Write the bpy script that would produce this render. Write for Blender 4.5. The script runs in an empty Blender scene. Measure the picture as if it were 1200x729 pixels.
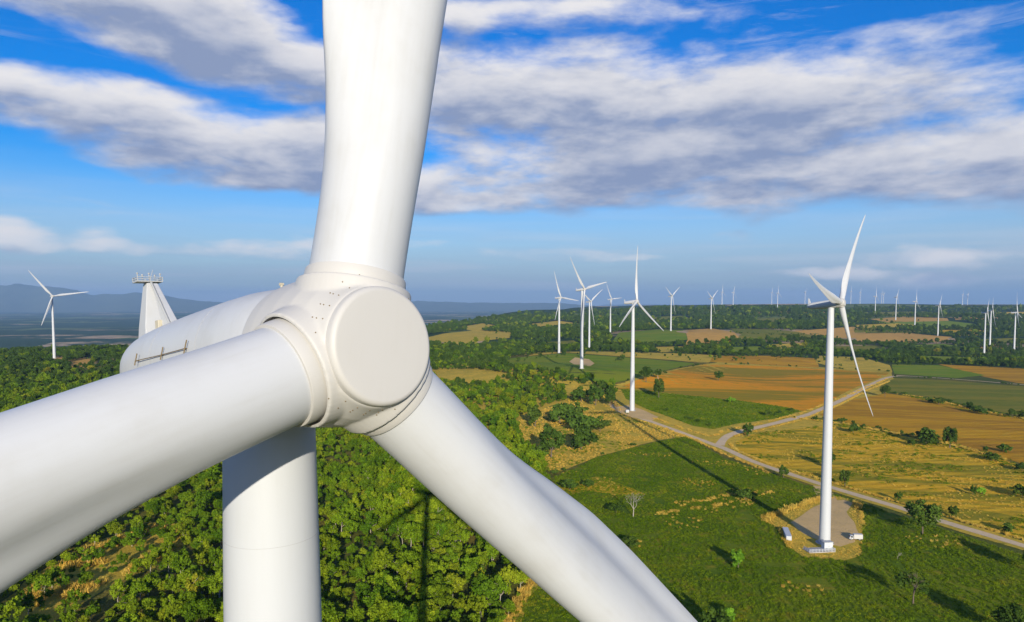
import bpy, bmesh, math, random
import numpy as np
from mathutils import Matrix, Vector, noise as mnoise
from mathutils.geometry import delaunay_2d_cdt
from mathutils.bvhtree import BVHTree

R = math.radians
S = bpy.context.scene
COL = S.collection
random.seed(4)

# ------------------------------------------------------------------ camera
CAM_H = 100.0
FPX, PITCH, HORIZON = 800.0, R(3.3), 356.0          # focal length in pixels of a 1200 px wide frame
YP = HORIZON + FPX * math.tan(PITCH)
cam = bpy.data.cameras.new('camera')
cam.sensor_width = 36.0
cam.lens = 36.0 * FPX / 1200.0
cam.shift_y = (YP - 364.5) / 1200.0
cam.clip_start, cam.clip_end = 0.5, 120000.0
cam_ob = bpy.data.objects.new('camera', cam)
COL.objects.link(cam_ob)
cam_ob.location = (0, 0, CAM_H)
cam_ob.rotation_euler = (math.pi / 2 - PITCH, 0, 0)
S.camera = cam_ob

# ------------------------------------------------------------------ sun, view
SUN_EL = 16.2
SUN_AZ = 6.4                                         # degrees to the right of straight behind the camera
sd = Vector((math.sin(R(SUN_AZ)) * math.cos(R(SUN_EL)), -math.cos(R(SUN_AZ)) * math.cos(R(SUN_EL)), math.sin(R(SUN_EL))))
sun = bpy.data.lights.new('sun', 'SUN')
sun.energy = 4.7
sun.angle = R(0.53)
sun.color = (1.0, 0.91, 0.74)
sun_ob = bpy.data.objects.new('sun', sun)
COL.objects.link(sun_ob)
sun_ob.rotation_euler = (-sd).to_track_quat('-Z', 'Y').to_euler()
sun_ob.location = (200, -400, 400)

S.view_settings.view_transform = 'Standard'
S.view_settings.look = 'None'
S.view_settings.exposure = 0.42
S.view_settings.gamma = 1.0
S.view_settings.use_curve_mapping = False
S.cycles.use_denoising = True
S.cycles.max_bounces = 4
S.cycles.diffuse_bounces = 2
S.cycles.glossy_bounces = 2
S.cycles.transmission_bounces = 2
S.cycles.transparent_max_bounces = 4
S.cycles.volume_bounces = 0
S.cycles.caustics_reflective = False
S.cycles.caustics_refractive = False

# ------------------------------------------------------------------ node helpers
class NT:
    def __init__(self, tree):
        self.t = tree
        tree.nodes.clear()
    def n(self, kind, **kw):
        nd = self.t.nodes.new(kind)
        for k, v in kw.items():
            setattr(nd, k, v)
        return nd
    def put(self, sock, v):
        if hasattr(v, 'is_output'):
            self.t.links.new(v, sock)
        elif v is not None:
            if hasattr(sock.default_value, '__len__') and not hasattr(v, '__len__'):
                v = [v] * len(sock.default_value)
            if hasattr(sock.default_value, '__len__') and len(sock.default_value) == 4 and len(v) == 3:
                v = (*v, 1.0)
            sock.default_value = v
    def m(self, op, a, b=None, c=None, clamp=False):
        nd = self.n('ShaderNodeMath', operation=op, use_clamp=clamp)
        for s, v in zip(nd.inputs, (a, b, c)):
            self.put(s, v)
        return nd.outputs[0]
    def add(self, a, b): return self.m('ADD', a, b)
    def sub(self, a, b): return self.m('SUBTRACT', a, b)
    def mul(self, a, b): return self.m('MULTIPLY', a, b)
    def mix(self, f, a, b, mode='MIX'):
        nd = self.n('ShaderNodeMix', data_type='RGBA', blend_type=mode)
        nd.clamp_factor = True
        self.put(nd.inputs[0], f); self.put(nd.inputs[6], a); self.put(nd.inputs[7], b)
        return nd.outputs[2]
    def step(self, v, lo, hi, olo=0.0, ohi=1.0, smooth=True):
        nd = self.n('ShaderNodeMapRange', interpolation_type='SMOOTHSTEP' if smooth else 'LINEAR')
        for i, x in enumerate((v, lo, hi, olo, ohi)):
            self.put(nd.inputs[i], x)
        return nd.outputs[0]
    def noise(self, vec, scale, detail=4.0, rough=0.5, dist=0.0):
        nd = self.n('ShaderNodeTexNoise')
        self.put(nd.inputs['Vector'], vec)
        nd.inputs['Scale'].default_value = scale
        nd.inputs['Detail'].default_value = detail
        nd.inputs['Roughness'].default_value = rough
        nd.inputs['Distortion'].default_value = dist
        return nd.outputs[0]
    def vscale(self, vec, s):
        nd = self.n('ShaderNodeVectorMath', operation='MULTIPLY')
        self.put(nd.inputs[0], vec); self.put(nd.inputs[1], s)
        return nd.outputs[0]
    def vadd(self, vec, s):
        nd = self.n('ShaderNodeVectorMath', operation='ADD')
        self.put(nd.inputs[0], vec); self.put(nd.inputs[1], s)
        return nd.outputs[0]
    def rotz(self, vec, ang):
        nd = self.n('ShaderNodeVectorRotate', rotation_type='Z_AXIS')
        self.put(nd.inputs['Vector'], vec); nd.inputs['Angle'].default_value = ang
        return nd.outputs[0]

# ------------------------------------------------------------------ world: clear-air sky with cloud banks
world = bpy.data.worlds.new('World')
S.world = world
world.cycles.sampling_method = 'MANUAL'
world.cycles.sample_map_resolution = 512
world.use_nodes = True
W = NT(world.node_tree)
sky = W.n('ShaderNodeTexSky', sky_type='NISHITA')
sky.sun_disc = False
sky.sun_elevation = R(SUN_EL)
sky.sun_rotation = R(180.0 - SUN_AZ)
sky.altitude = 300
sky.air_density = 1.0
sky.dust_density = 0.6
sky.ozone_density = 3.0
hsv = W.n('ShaderNodeHueSaturation')
hsv.inputs['Hue'].default_value = 0.518
hsv.inputs['Saturation'].default_value = 1.62
hsv.inputs['Value'].default_value = 0.92
W.put(hsv.inputs['Color'], sky.outputs[0])
bg_sky = W.n('ShaderNodeBackground')
W.put(bg_sky.inputs[0], hsv.outputs[0])
bg_sky.inputs[1].default_value = 0.13

dirv = W.n('ShaderNodeTexCoord').outputs['Generated']
sep = W.n('ShaderNodeSeparateXYZ'); W.put(sep.inputs[0], dirv)
dx, dy, dz = sep.outputs
az = W.mul(W.m('ARCTAN2', dx, dy), 180 / math.pi)
el = W.mul(W.m('ARCSINE', dz), 180 / math.pi)
# large soft warp so that the banks have ragged outlines
wn = W.n('ShaderNodeTexNoise'); W.put(wn.inputs['Vector'], W.vscale(dirv, (5.0, 5.0, 13.0)))
wn.inputs['Scale'].default_value = 1.0; wn.inputs['Detail'].default_value = 3.0
wsep = W.n('ShaderNodeSeparateXYZ'); W.put(wsep.inputs[0], wn.outputs['Color'])
azw = W.add(az, W.mul(W.sub(wsep.outputs[0], 0.5), 9.0))
elw = W.add(el, W.mul(W.sub(wsep.outputs[1], 0.5), 3.2))

def px_dir(px, py):
    a = (px - 600) / FPX; b = (YP - py) / FPX
    d = Vector((a, math.cos(PITCH) + b * math.sin(PITCH), -math.sin(PITCH) + b * math.cos(PITCH))).normalized()
    return math.degrees(math.atan2(d.x, d.y)), math.degrees(math.asin(d.z))

def cover(azs, els):
    """cloud cover of the banks in view, plus scattered cover over the rest of the sky"""
    tot = None
    for px, py, rx, ry, amp, tilt in BANKS:
        a0, e0 = px_dir(px, py)
        ra, re = rx / 14.0 * math.cos(R(a0)) ** 1.2, ry / 14.5
        u = W.sub(azs, a0); w = W.sub(els, e0)
        if tilt:
            w = W.sub(w, W.mul(u, tilt))
        d2 = W.add(W.m('POWER', W.mul(u, 1 / ra), 2.0), W.m('POWER', W.mul(w, 1 / re), 2.0))
        b = W.mul(W.sub(1.0, d2), amp)
        tot = b if tot is None else W.m('SMOOTH_MAX', tot, b, 0.35)
    return W.m('MAXIMUM', tot, -1.2)
BANKS = [
    (815, 150, 365, 82, 1.0, 0.0), (1010, 195, 300, 48, 0.9, 0.0), (640, 215, 190, 36, 0.85, 0.0),
    (620, 110, 190, 62, 0.95, 0.0), (560, 235, 120, 20, 0.8, 0.0),
    (40, 125, 160, 36, 0.9, -0.10), (200, 160, 170, 42, 0.95, -0.12), (345, 175, 120, 52, 0.95, 0.0), (290, 208, 120, 20, 0.8, 0.0),
    (240, 28, 190, 52, 0.9, -0.12), (335, 75, 130, 40, 0.9, 0.0), (130, -5, 190, 30, 0.95, 0.0),
    (18, 272, 34, 12, 0.34, 0.0), (98, 277, 20, 8, 0.22, 0.0), (280, 288, 90, 7, 0.16, 0.0), (430, 291, 80, 6, 0.18, 0.0), (1000, 322, 60, 5, 0.2, 0.0), (1160, 300, 60, 6, 0.3, 0.0), (640, 296, 120, 5, 0.2, 0.0), (850, 275, 34, 7, 0.3, 0.0),
    (1095, 306, 42, 11, 0.42, 0.0), (1078, 328, 44, 7, 0.42, 0.0), (700, 232, 170, 12, 0.7, 0.0), (880, 238, 80, 7, 0.5, 0.0),
    (560, 14, 80, 20, 0.42, 0.0), (720, 24, 90, 14, 0.25, 0.0), (1120, 200, 150, 40, 0.6, 0.0),
]
gen = W.sub(W.mul(W.noise(W.vscale(dirv, (2.2, 2.2, 5.0)), 1.0, 2.0), 3.0), 1.75)
# beyond the part of the sky with its own banks the cover goes on in the same mix
away = W.m('MAXIMUM', W.step(W.m('ABSOLUTE', az), 40.0, 50.0), W.step(el, 25.0, 32.0))
NS = (5.5, 5.5, 17.0)
n_big = W.add(W.mul(W.noise(W.vscale(dirv, NS), 1.0, 8.0, 0.56, 0.15), 0.82), W.mul(W.noise(W.vscale(dirv, (22.0, 22.0, 58.0)), 1.0, 6.0, 0.58, 0.1), 0.18))
up = W.vadd(dirv, (0.008, 0.0, 0.026))
n_up = W.add(W.mul(W.noise(W.vscale(up, NS), 1.0, 8.0, 0.56, 0.15), 0.82), W.mul(W.noise(W.vscale(up, (22.0, 22.0, 58.0)), 1.0, 6.0, 0.58, 0.1), 0.18))
def density(azs, els, nz):
    c = cover(azs, els)
    c = W.add(W.mul(c, W.sub(1.0, away)), W.mul(gen, away))
    return W.add(W.mul(c, 0.66), W.mul(W.sub(nz, 0.50), 2.05))
den = density(azw, elw, n_big)
den_up = density(azw, W.add(elw, 1.5), n_up)
alpha = W.step(den, -0.16, 0.46)
alpha = W.mul(alpha, W.step(el, 0.2, 2.0))
wisp = W.mul(W.mul(W.step(W.noise(W.vscale(dirv, (4.0, 4.0, 30.0)), 1.0, 9.0, 0.66, 0.8), 0.54, 0.78), W.step(el, 3.0, 9.0)), 0.42)
alpha = W.m('MAXIMUM', alpha, wisp)
shade = W.add(W.mul(W.step(den_up, -0.18, 0.85), 0.72), W.mul(W.step(W.sub(den_up, den), -0.40, 0.45), 0.42))
c_cl = W.mix(shade, (0.65, 0.635, 0.64), (0.20, 0.25, 0.385))
# pale haze low over the horizon
veil_n = W.noise(W.vscale(dirv, (3.0, 3.0, 55.0)), 1.0, 4.0, 0.5)
veil = W.mul(W.step(el, 13.0, 1.5), W.add(0.62, W.mul(veil_n, 0.45)))
c_veil = W.mix(W.step(el, 0.5, 7.0), (0.215, 0.28, 0.40), (0.285, 0.385, 0.545))
c_veil = W.mix(W.mul(W.step(veil_n, 0.45, 0.70), 0.45), c_veil, (0.46, 0.49, 0.56))
bg_veil = W.n('ShaderNodeBackground'); W.put(bg_veil.inputs[0], c_veil); bg_veil.inputs[1].default_value = 1.0
bg_cl = W.n('ShaderNodeBackground'); W.put(bg_cl.inputs[0], c_cl); bg_cl.inputs[1].default_value = 1.0
mx0 = W.n('ShaderNodeMixShader'); W.put(mx0.inputs[0], veil); W.put(mx0.inputs[1], bg_sky.outputs[0]); W.put(mx0.inputs[2], bg_veil.outputs[0])
mx = W.n('ShaderNodeMixShader'); W.put(mx.inputs[0], alpha); W.put(mx.inputs[1], mx0.outputs[0]); W.put(mx.inputs[2], bg_cl.outputs[0])
W.put(W.n('ShaderNodeOutputWorld').inputs[0], mx.outputs[0])

# ------------------------------------------------------------------ materials
def new_mat(name):
    m = bpy.data.materials.new(name); m.use_nodes = True
    return m, NT(m.node_tree)
def finish(g, shader):
    g.put(g.n('ShaderNodeOutputMaterial').inputs[0], shader)
def principled(g, col, rough=0.8, bump=None, bstr=0.3, bdist=0.1, spec=0.3):
    p = g.n('ShaderNodeBsdfPrincipled')
    g.put(p.inputs['Base Color'], col); g.put(p.inputs['Roughness'], rough)
    p.inputs['Specular IOR Level'].default_value = spec
    if bump is not None:
        b = g.n('ShaderNodeBump'); b.inputs['Strength'].default_value = bstr; b.inputs['Distance'].default_value = bdist
        g.put(b.inputs['Height'], bump); g.put(p.inputs['Normal'], b.outputs[0])
    return p.outputs[0]
def pos(g):
    return g.n('ShaderNodeNewGeometry').outputs['Position']
def objc(g):
    return g.n('ShaderNodeTexCoord').outputs['Object']

def paint_mat(name, col, dirt, rough=0.42, amount=0.35):
    m, g = new_mat(name)
    o = objc(g)
    n1 = g.noise(o, 0.7, 5.0, 0.6)
    n2 = g.noise(g.vscale(o, (6.0, 6.0, 0.5)), 1.0, 5.0, 0.6)          # streaks along the span
    n3 = g.noise(o, 14.0, 4.0, 0.65)
    f = g.mul(g.step(g.add(g.mul(n1, 0.6), g.mul(n2, 0.4)), 0.42, 0.75), amount)
    c = g.mix(f, col, dirt)
    c = g.mix(g.mul(g.step(n3, 0.60, 0.80), 0.10), c, dirt)
    r = g.add(rough - 0.06, g.mul(n1, 0.14))
    finish(g, principled(g, c, r, g.noise(o, 3.0, 3.0), 0.05, 0.02, 0.4))
    return m
M_WHITE = paint_mat('white_paint', (0.515, 0.53, 0.55), (0.43, 0.43, 0.415), amount=0.5)
M_CREAM = paint_mat('cream_gelcoat', (0.505, 0.495, 0.475), (0.45, 0.43, 0.39), 0.5, 0.22)
M_TOWER = paint_mat('tower_paint', (0.51, 0.53, 0.555), (0.47, 0.48, 0.48), 0.45)
def plain(name, col, rough=0.7, var=0.25, scale=3.0, metal=0.0):
    m, g = new_mat(name)
    n = g.noise(objc(g), scale, 5.0, 0.6)
    c = g.mix(g.mul(n, var), col, tuple(x * 0.55 for x in col))
    finish(g, principled(g, c, rough, n, 0.15, 0.02))
    return m
M_STEEL = plain('galvanised_steel', (0.42, 0.43, 0.43), 0.5)
M_RUST = plain('weathered_brass_rail', (0.20, 0.15, 0.085), 0.6)
M_DARK = plain('dark_rubber', (0.03, 0.03, 0.03), 0.7)
M_GLASS = plain('dark_glass', (0.02, 0.025, 0.03), 0.12)
M_BEIGE = plain('beige_box_paint', (0.50, 0.46, 0.36), 0.6)
M_CONC = plain('concrete', (0.46, 0.43, 0.38), 0.9, 0.4, 0.6)
M_BARK = plain('bark', (0.16, 0.125, 0.09), 0.95, 0.5, 4.0)
M_PALEBARK = plain('pale_bark', (0.40, 0.36, 0.28), 0.9, 0.4, 4.0)
M_CAB = plain('cabinet_paint', (0.60, 0.63, 0.64), 0.5)
M_RED = plain('tail_lamp', (0.4, 0.03, 0.02), 0.3)

def leaf_mat(name, ramp, sat=1.0, nscale=0.016, namp=1.15, spread=0.55):
    """ramp: list of colours picked per tree, mixed per leaf"""
    m, g = new_mat(name)
    oi = g.n('ShaderNodeObjectInfo').outputs['Random']
    cr = g.n('ShaderNodeValToRGB')
    loc_n = g.noise(g.n('ShaderNodeObjectInfo').outputs['Location'], nscale, 4.0, 0.62)
    g.put(cr.inputs[0], g.m('ADD', g.mul(oi, spread), g.mul(g.sub(loc_n, 0.36 + 0.05 * (namp > 1.2)), namp), clamp=True))
    els = cr.color_ramp.elements
    while len(els) < len(ramp):
        els.new(0.5)
    for i, (p, c) in enumerate(ramp):
        els[i].position = p; els[i].color = (*c, 1)
    at = g.n('ShaderNodeAttribute', attribute_name='tone').outputs['Fac']
    c = g.mix(g.step(at, 0.0, 1.0, 0.0, 1.0, False), cr.outputs[0], cr.outputs[0])
    v = g.n('ShaderNodeHueSaturation'); g.put(v.inputs['Color'], cr.outputs[0])
    g.put(v.inputs['Value'], g.mul(g.add(0.55, g.mul(at, 0.95)), g.add(0.78, g.mul(g.m('FRACT', g.mul(oi, 17.3)), 0.42))))
    g.put(v.inputs['Hue'], g.add(0.512, g.mul(at, -0.03)))
    v.inputs['Saturation'].default_value = sat
    d = g.n('ShaderNodeBsdfDiffuse'); g.put(d.inputs[0], v.outputs[0])
    tr = g.n('ShaderNodeBsdfTranslucent'); g.put(tr.inputs[0], g.mix(0.35, v.outputs[0], (0.16, 0.22, 0.02)))
    mxs = g.n('ShaderNodeMixShader'); mxs.inputs[0].default_value = 0.22
    g.put(mxs.inputs[1], d.outputs[0]); g.put(mxs.inputs[2], tr.outputs[0])
    finish(g, mxs.outputs[0])
    return m
M_LEAF = leaf_mat('forest_leaves', [(0.0, (0.055, 0.125, 0.008)), (0.25, (0.095, 0.180, 0.009)), (0.50, (0.155, 0.240, 0.011)), (0.75, (0.225, 0.275, 0.014)), (0.92, (0.31, 0.26, 0.025)), (1.0, (0.35, 0.24, 0.045))])
M_LEAF_F = leaf_mat('field_tree_leaves', [(0.0, (0.050, 0.100, 0.014)), (0.5, (0.070, 0.125, 0.018)), (1.0, (0.11, 0.16, 0.022))])
M_LEAF_L = leaf_mat('light_bush_leaves', [(0.0, (0.13, 0.30, 0.02)), (1.0, (0.22, 0.36, 0.03))])
M_CROP = leaf_mat('green_crop_leaves', [(0.0, (0.085, 0.155, 0.004)), (0.4, (0.120, 0.195, 0.006)), (0.8, (0.185, 0.235, 0.009)), (1.0, (0.33, 0.27, 0.025))], nscale=0.035, namp=2.4, spread=0.4)
M_DRY = leaf_mat('dry_grass_blades', [(0.0, (0.50, 0.31, 0.04)), (0.45, (0.66, 0.46, 0.08)), (0.8, (0.60, 0.46, 0.09)), (1.0, (0.38, 0.36, 0.04))])

# ------------------------------------------------------------------ terrain
TURB = [  # name-key, px-fit ground position x, y, ground height, yaw, rotor angle
    ('R', 129.0, 276.5, 1.5, 49, 41), ('C', 109.0, 615.0, 2.5, 53, 4), ('B', 87.0, 850.0, 22.0, 52, 79), ('A', 84.0, 1216.0, 14.0, 51, 97),
    ('D', 160.0, 1412.0, 6.0, 52, 60), ('E', 265.0, 1839.0, 14.0, 52, 86), ('L', -728.0, 1083.0, 14.5, 47, 82), ('F', 449.0, 1929.0, 29.0, 50, 59),
    ('G', 640.0, 2196.0, 25.0, 50, 57), ('H', 1245.0, 4055.0, 71.0, 50, 5), ('I', 1311.0, 4055.0, 71.0, 50, 25), ('J', 1498.0, 3857.0, 68.0, 50, 4),
    ('K', 2100.0, 5530.0, 96.0, 50, 10), ('N', 2420.0, 5650.0, 94.0, 50, 45), ('O', 2650.0, 5350.0, 94.0, 50, 8), ('M', 2900.0, 5700.0, 96.0, 50, 30),
    ('R1', 1751.0, 3295.0, 46.0, 50, 6), ('R2', 1645.0, 2928.0, 37.0, 50, 42), ('R3', 1458.0, 2471.0, 22.0, 50, 9), ('R4', 1371.0, 2196.0, 2.0, 50, 44),
    ('R5', 1096.0, 1581.0, -15.0, 52, 50), ('R6', 1260.0, 1797.0, -8.0, 55, 47), ('R7', 1214.0, 1647.0, -15.0, 49, 107),
    ('P', 3350.0, 6200.0, 97.0, 50, 12), ('Q', 3420.0, 6300.0, 97.0, 50, 70), ('S', 4150.0, 6300.0, 90.0, 50, 20), ('T', 4230.0, 6350.0, 90.0, 50, 80),
]
CTRL = [(t[1], t[2], t[3]) for t in TURB] + [
    (-6.6, 18.4, 0), (-300, 300, 0), (0, 300, 0), (300, 300, 0), (-200, 600, 2), (300, 600, 0), (-500, 700, 6), (500, 700, -3), (200, 450, 0), (0, 450, 0), (100, 700, 6),
    (-600, 250, 0), (600, 300, -2), (0, -300, 0), (600, -200, 0), (-600, -200, 0), (400, 950, -2), (700, 1000, -8), (250, 1050, 6), (-1000, 900, 6), (-300, 1100, 10),
    (-200, 1700, 12), (-100, 2400, 14), (700, 1500, -4), (900, 2600, 30), (300, 3200, 30), (800, 4300, 60), (2600, 3600, 30), (3500, 3000, 0), (2200, 1800, -20),
    (3000, 8000, 90), (6000, 7000, 80), (5000, 3000, -10), (1500, 9000, 60), (7000, 14000, 80), (2500, 0, -10), (-2500, -500, 0), (0, -3000, 0), (12000, 9000, 60),
]
CTRL = np.array(CTRL, float)
ESC = np.array([(-30000, 200), (-4000, 500), (-1600, 1080), (-900, 1290), (-560, 1430), (-420, 1950), (-320, 2500), (-60, 3900), (420, 5400), (1300, 9000), (4000, 20000), (8000, 60000)], float)

def vnoise(x, y, sc, seed=0):
    """smooth value noise on arrays"""
    x = x / sc + seed * 17.3; y = y / sc - seed * 9.1
    xi = np.floor(x); yi = np.floor(y); fx = x - xi; fy = y - yi
    fx = fx * fx * (3 - 2 * fx); fy = fy * fy * (3 - 2 * fy)
    def h(a, b):
        v = np.sin(a * 127.1 + b * 311.7 + seed * 74.7) * 43758.5453
        return v - np.floor(v)
    return (h(xi, yi) * (1 - fx) + h(xi + 1, yi) * fx) * (1 - fy) + (h(xi, yi + 1) * (1 - fx) + h(xi + 1, yi + 1) * fx) * fy

def terrain(x, y):
    x = np.asarray(x, float); y = np.asarray(y, float)
    shp = x.shape; x = x.ravel(); y = y.ravel()
    num = np.zeros_like(x); den_ = np.zeros_like(x)
    rr = np.hypot(x, y)
    soft = (40 + 0.05 * rr) ** 2
    for cx, cy, cz in CTRL:
        w = 1.0 / ((x - cx) ** 2 + (y - cy) ** 2 + soft) ** 1.7
        num += w * cz; den_ += w
    z = num / den_
    amp = np.clip((rr - 700) / 2500, 0, 1)
    z += amp * 14 * (vnoise(x, y, 420, 1) - 0.5) + amp * 18 * (vnoise(x, y, 1100, 2) - 0.5)
    # escarpment: signed distance to the edge of the plateau
    sdist = np.full_like(x, 1e9); sgn = np.ones_like(x)
    for (ax, ay), (bx, by) in zip(ESC[:-1], ESC[1:]):
        ex, ey = bx - ax, by - ay
        t = np.clip(((x - ax) * ex + (y - ay) * ey) / (ex * ex + ey * ey), 0, 1)
        d = np.hypot(x - ax - t * ex, y - ay - t * ey)
        side = ex * (y - ay) - ey * (x - ax)
        upd = d < sdist
        sdist = np.where(upd, d, sdist); sgn = np.where(upd, np.where(side > 0, 1.0, -1.0), sgn)
    sdist = sdist * sgn + 90 * (vnoise(x, y, 330, 5) - 0.5)
    k = np.clip((sdist + 40) / 650, 0, 1); k = k * k * (3 - 2 * k)
    low = -150 + 30 * (vnoise(x, y, 2200, 7) - 0.5) + 10 * (vnoise(x, y, 600, 8) - 0.5)
    z = z * (1 - k) + low * k
    return z.reshape(shp)

def project(x, y, z):
    z = z - CAM_H
    d = y * math.cos(PITCH) - z * math.sin(PITCH); u = y * math.sin(PITCH) + z * math.cos(PITCH)
    d = np.where(d > 0.1, d, np.nan)
    return 600 + FPX * x / d, YP - FPX * u / d

MARCH = np.geomspace(120, 16000, 420)
def at_many(pts):
    """where the sight lines through the given pixels meet the ground"""
    p = np.asarray(pts, float)
    a = (p[:, 0] - 600) / FPX; b = (YP - p[:, 1]) / FPX
    d = np.stack([a, math.cos(PITCH) + b * math.sin(PITCH), -math.sin(PITCH) + b * math.cos(PITCH)], 1)
    T = MARCH[None, :]
    X = d[:, 0:1] * T; Y = d[:, 1:2] * T; Z = CAM_H + d[:, 2:3] * T
    below = Z < terrain(X, Y)
    i = np.where(below.any(1), below.argmax(1), len(MARCH) - 1)
    lo = MARCH[np.maximum(i - 1, 0)]; hi = MARCH[i]
    for _ in range(22):
        mid = (lo + hi) / 2
        bl = CAM_H + d[:, 2] * mid < terrain(d[:, 0] * mid, d[:, 1] * mid)
        hi = np.where(bl, mid, hi); lo = np.where(bl, lo, mid)
    return np.stack([d[:, 0] * hi, d[:, 1] * hi], 1)
def at(px, py):
    x, y = at_many([(px, py)])[0]
    return Vector((x, y, float(terrain(np.array([x]), np.array([y]))[0])))

def inside(poly, x, y):
    poly = np.asarray(poly, float)
    r = np.zeros(x.shape, bool)
    n = len(poly)
    for i in range(n):
        x1, y1 = poly[i]; x2, y2 = poly[(i + 1) % n]
        c = ((y1 > y) != (y2 > y)) & (x < (x2 - x1) * (y - y1) / (y2 - y1 + 1e-12) + x1)
        r ^= c
    return r

# ------------------------------------------------------------------ mesh helpers
def np_mesh(name, v, f, smooth=False):
    """v (n,3) array, f list of faces or (m,k) array"""
    me = bpy.data.meshes.new(name)
    v = np.asarray(v, np.float32)
    if isinstance(f, np.ndarray):
        m, k = f.shape
        me.vertices.add(len(v)); me.vertices.foreach_set('co', v.ravel())
        me.loops.add(m * k); me.loops.foreach_set('vertex_index', f.ravel().astype(np.int32))
        me.polygons.add(m); me.polygons.foreach_set('loop_start', np.arange(0, m * k, k, dtype=np.int32))
        me.update(calc_edges=True); me.validate()
    else:
        me.from_pydata([tuple(map(float, p)) for p in v], [], f); me.update()
    if smooth:
        me.polygons.foreach_set('use_smooth', np.ones(len(me.polygons), bool))
    return me
def link(name, me, mat=None, parent=None):
    o = bpy.data.objects.new(name, me)
    if mat is not None and me is not None and not me.materials:
        me.materials.append(mat)
    COL.objects.link(o)
    if parent is not None:
        o.parent = parent
    return o
def tag(o, label=None, cat=None, group=None, kind=None):
    if label: o['label'] = label
    if cat: o['category'] = cat
    if group: o['group'] = group
    if kind: o['kind'] = kind
    return o
def empty(name, loc=(0, 0, 0), rz=0.0):
    o = bpy.data.objects.new(name, None)
    o.location = loc; o.rotation_euler = (0, 0, rz); o.empty_display_size = 0.5
    COL.objects.link(o)
    return o
def lathe(profile, n=48, axis='Z', cap=True):
    """profile: list of (along, radius); axis Z or -Y"""
    v = []; f = []
    for (l, r) in profile:
        for i in range(n):
            a = 2 * math.pi * i / n
            if axis == 'Z': v.append((r * math.cos(a), r * math.sin(a), l))
            else: v.append((r * math.cos(a), -l, r * math.sin(a)))
    m = len(profile)
    for j in range(m - 1):
        for i in range(n):
            a, b = j * n + i, j * n + (i + 1) % n
            f.append((a, b, b + n, a + n))
    if cap:
        f.append(tuple(range(n))[::-1]); f.append(tuple(range((m - 1) * n, m * n)))
    return v, f
def smooth_mesh(me, angle=35):
    me.polygons.foreach_set('use_smooth', np.ones(len(me.polygons), bool))
    try:
        me.set_sharp_from_angle(angle=R(angle))
    except Exception:
        pass
    return me
def box_bm(bm, c, s, rot=None, bev=0.0):
    mat_ = Matrix.Translation(c) @ (rot.to_4x4() if rot else Matrix.Identity(4)) @ Matrix.Diagonal((*s, 1))
    r = bmesh.ops.create_cube(bm, size=1.0, matrix=mat_)
    if bev:
        es = list({e for vv in r['verts'] for e in vv.link_edges})
        bmesh.ops.bevel(bm, geom=es, offset=bev, segments=2, affect='EDGES', profile=0.5)
def bar_bm(bm, a, b, r, n=8):
    a, b = Vector(a), Vector(b); d = b - a
    q = d.to_track_quat('Z', 'Y').to_matrix().to_4x4()
    bmesh.ops.create_cone(bm, cap_ends=True, segments=n, radius1=r, radius2=r, depth=d.length, matrix=Matrix.Translation((a + b) / 2) @ q)
def bm_mesh(name, build, smooth=None):
    bm = bmesh.new(); build(bm)
    me = bpy.data.meshes.new(name); bm.to_mesh(me); bm.free()
    if smooth: smooth_mesh(me, smooth)
    return me

# ------------------------------------------------------------------ ground sheet
def ground_mat():
    m, g = new_mat('rough_ground')
    p = pos(g)
    sp = g.n('ShaderNodeSeparateXYZ'); g.put(sp.inputs[0], p)
    n1 = g.noise(p, 0.012, 6.0, 0.6); n2 = g.noise(p, 0.11, 6.0, 0.65); n3 = g.noise(p, 0.9, 4.0, 0.6); n0 = g.noise(p, 0.0022, 5.0, 0.6)
    near = g.mix(g.step(n1, 0.40, 0.60), (0.10, 0.13, 0.014), (0.24, 0.19, 0.025))
    near = g.mix(g.step(n2, 0.45, 0.65), near, (0.08, 0.12, 0.014))
    near = g.mix(g.mul(n3, 0.5), near, (0.10, 0.075, 0.03))
    # lowland and far country: woods, cleared plots
    vo = g.n('ShaderNodeTexVoronoi'); g.put(vo.inputs['Vector'], g.vscale(p, (0.0009, 0.0016, 0.0))); vo.inputs['Scale'].default_value = 1.0
    vs = g.n('ShaderNodeSeparateColor'); g.put(vs.inputs[0], vo.outputs['Color'])
    plot = g.mix(g.step(vs.outputs[0], 0.70, 0.74), (0.030, 0.065, 0.016), (0.52, 0.36, 0.20))
    plot = g.mix(g.step(vs.outputs[1], 0.62, 0.66), plot, (0.16, 0.20, 0.05))
    far = g.mix(g.step(n0, 0.44, 0.54), (0.025, 0.055, 0.014), plot)
    far = g.mix(g.mul(g.step(n1, 0.45, 0.65), 0.5), far, (0.03, 0.055, 0.016))
    dist = g.n('ShaderNodeVectorMath', operation='LENGTH'); g.put(dist.inputs[0], p)
    fr = g.step(dist.outputs['Value'], 900.0, 1600.0)
    c = g.mix(fr, near, far)
    finish(g, principled(g, c, 0.95, g.add(n3, g.mul(n2, 2.0)), 0.9, 0.8, 0.1))
    return m
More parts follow.
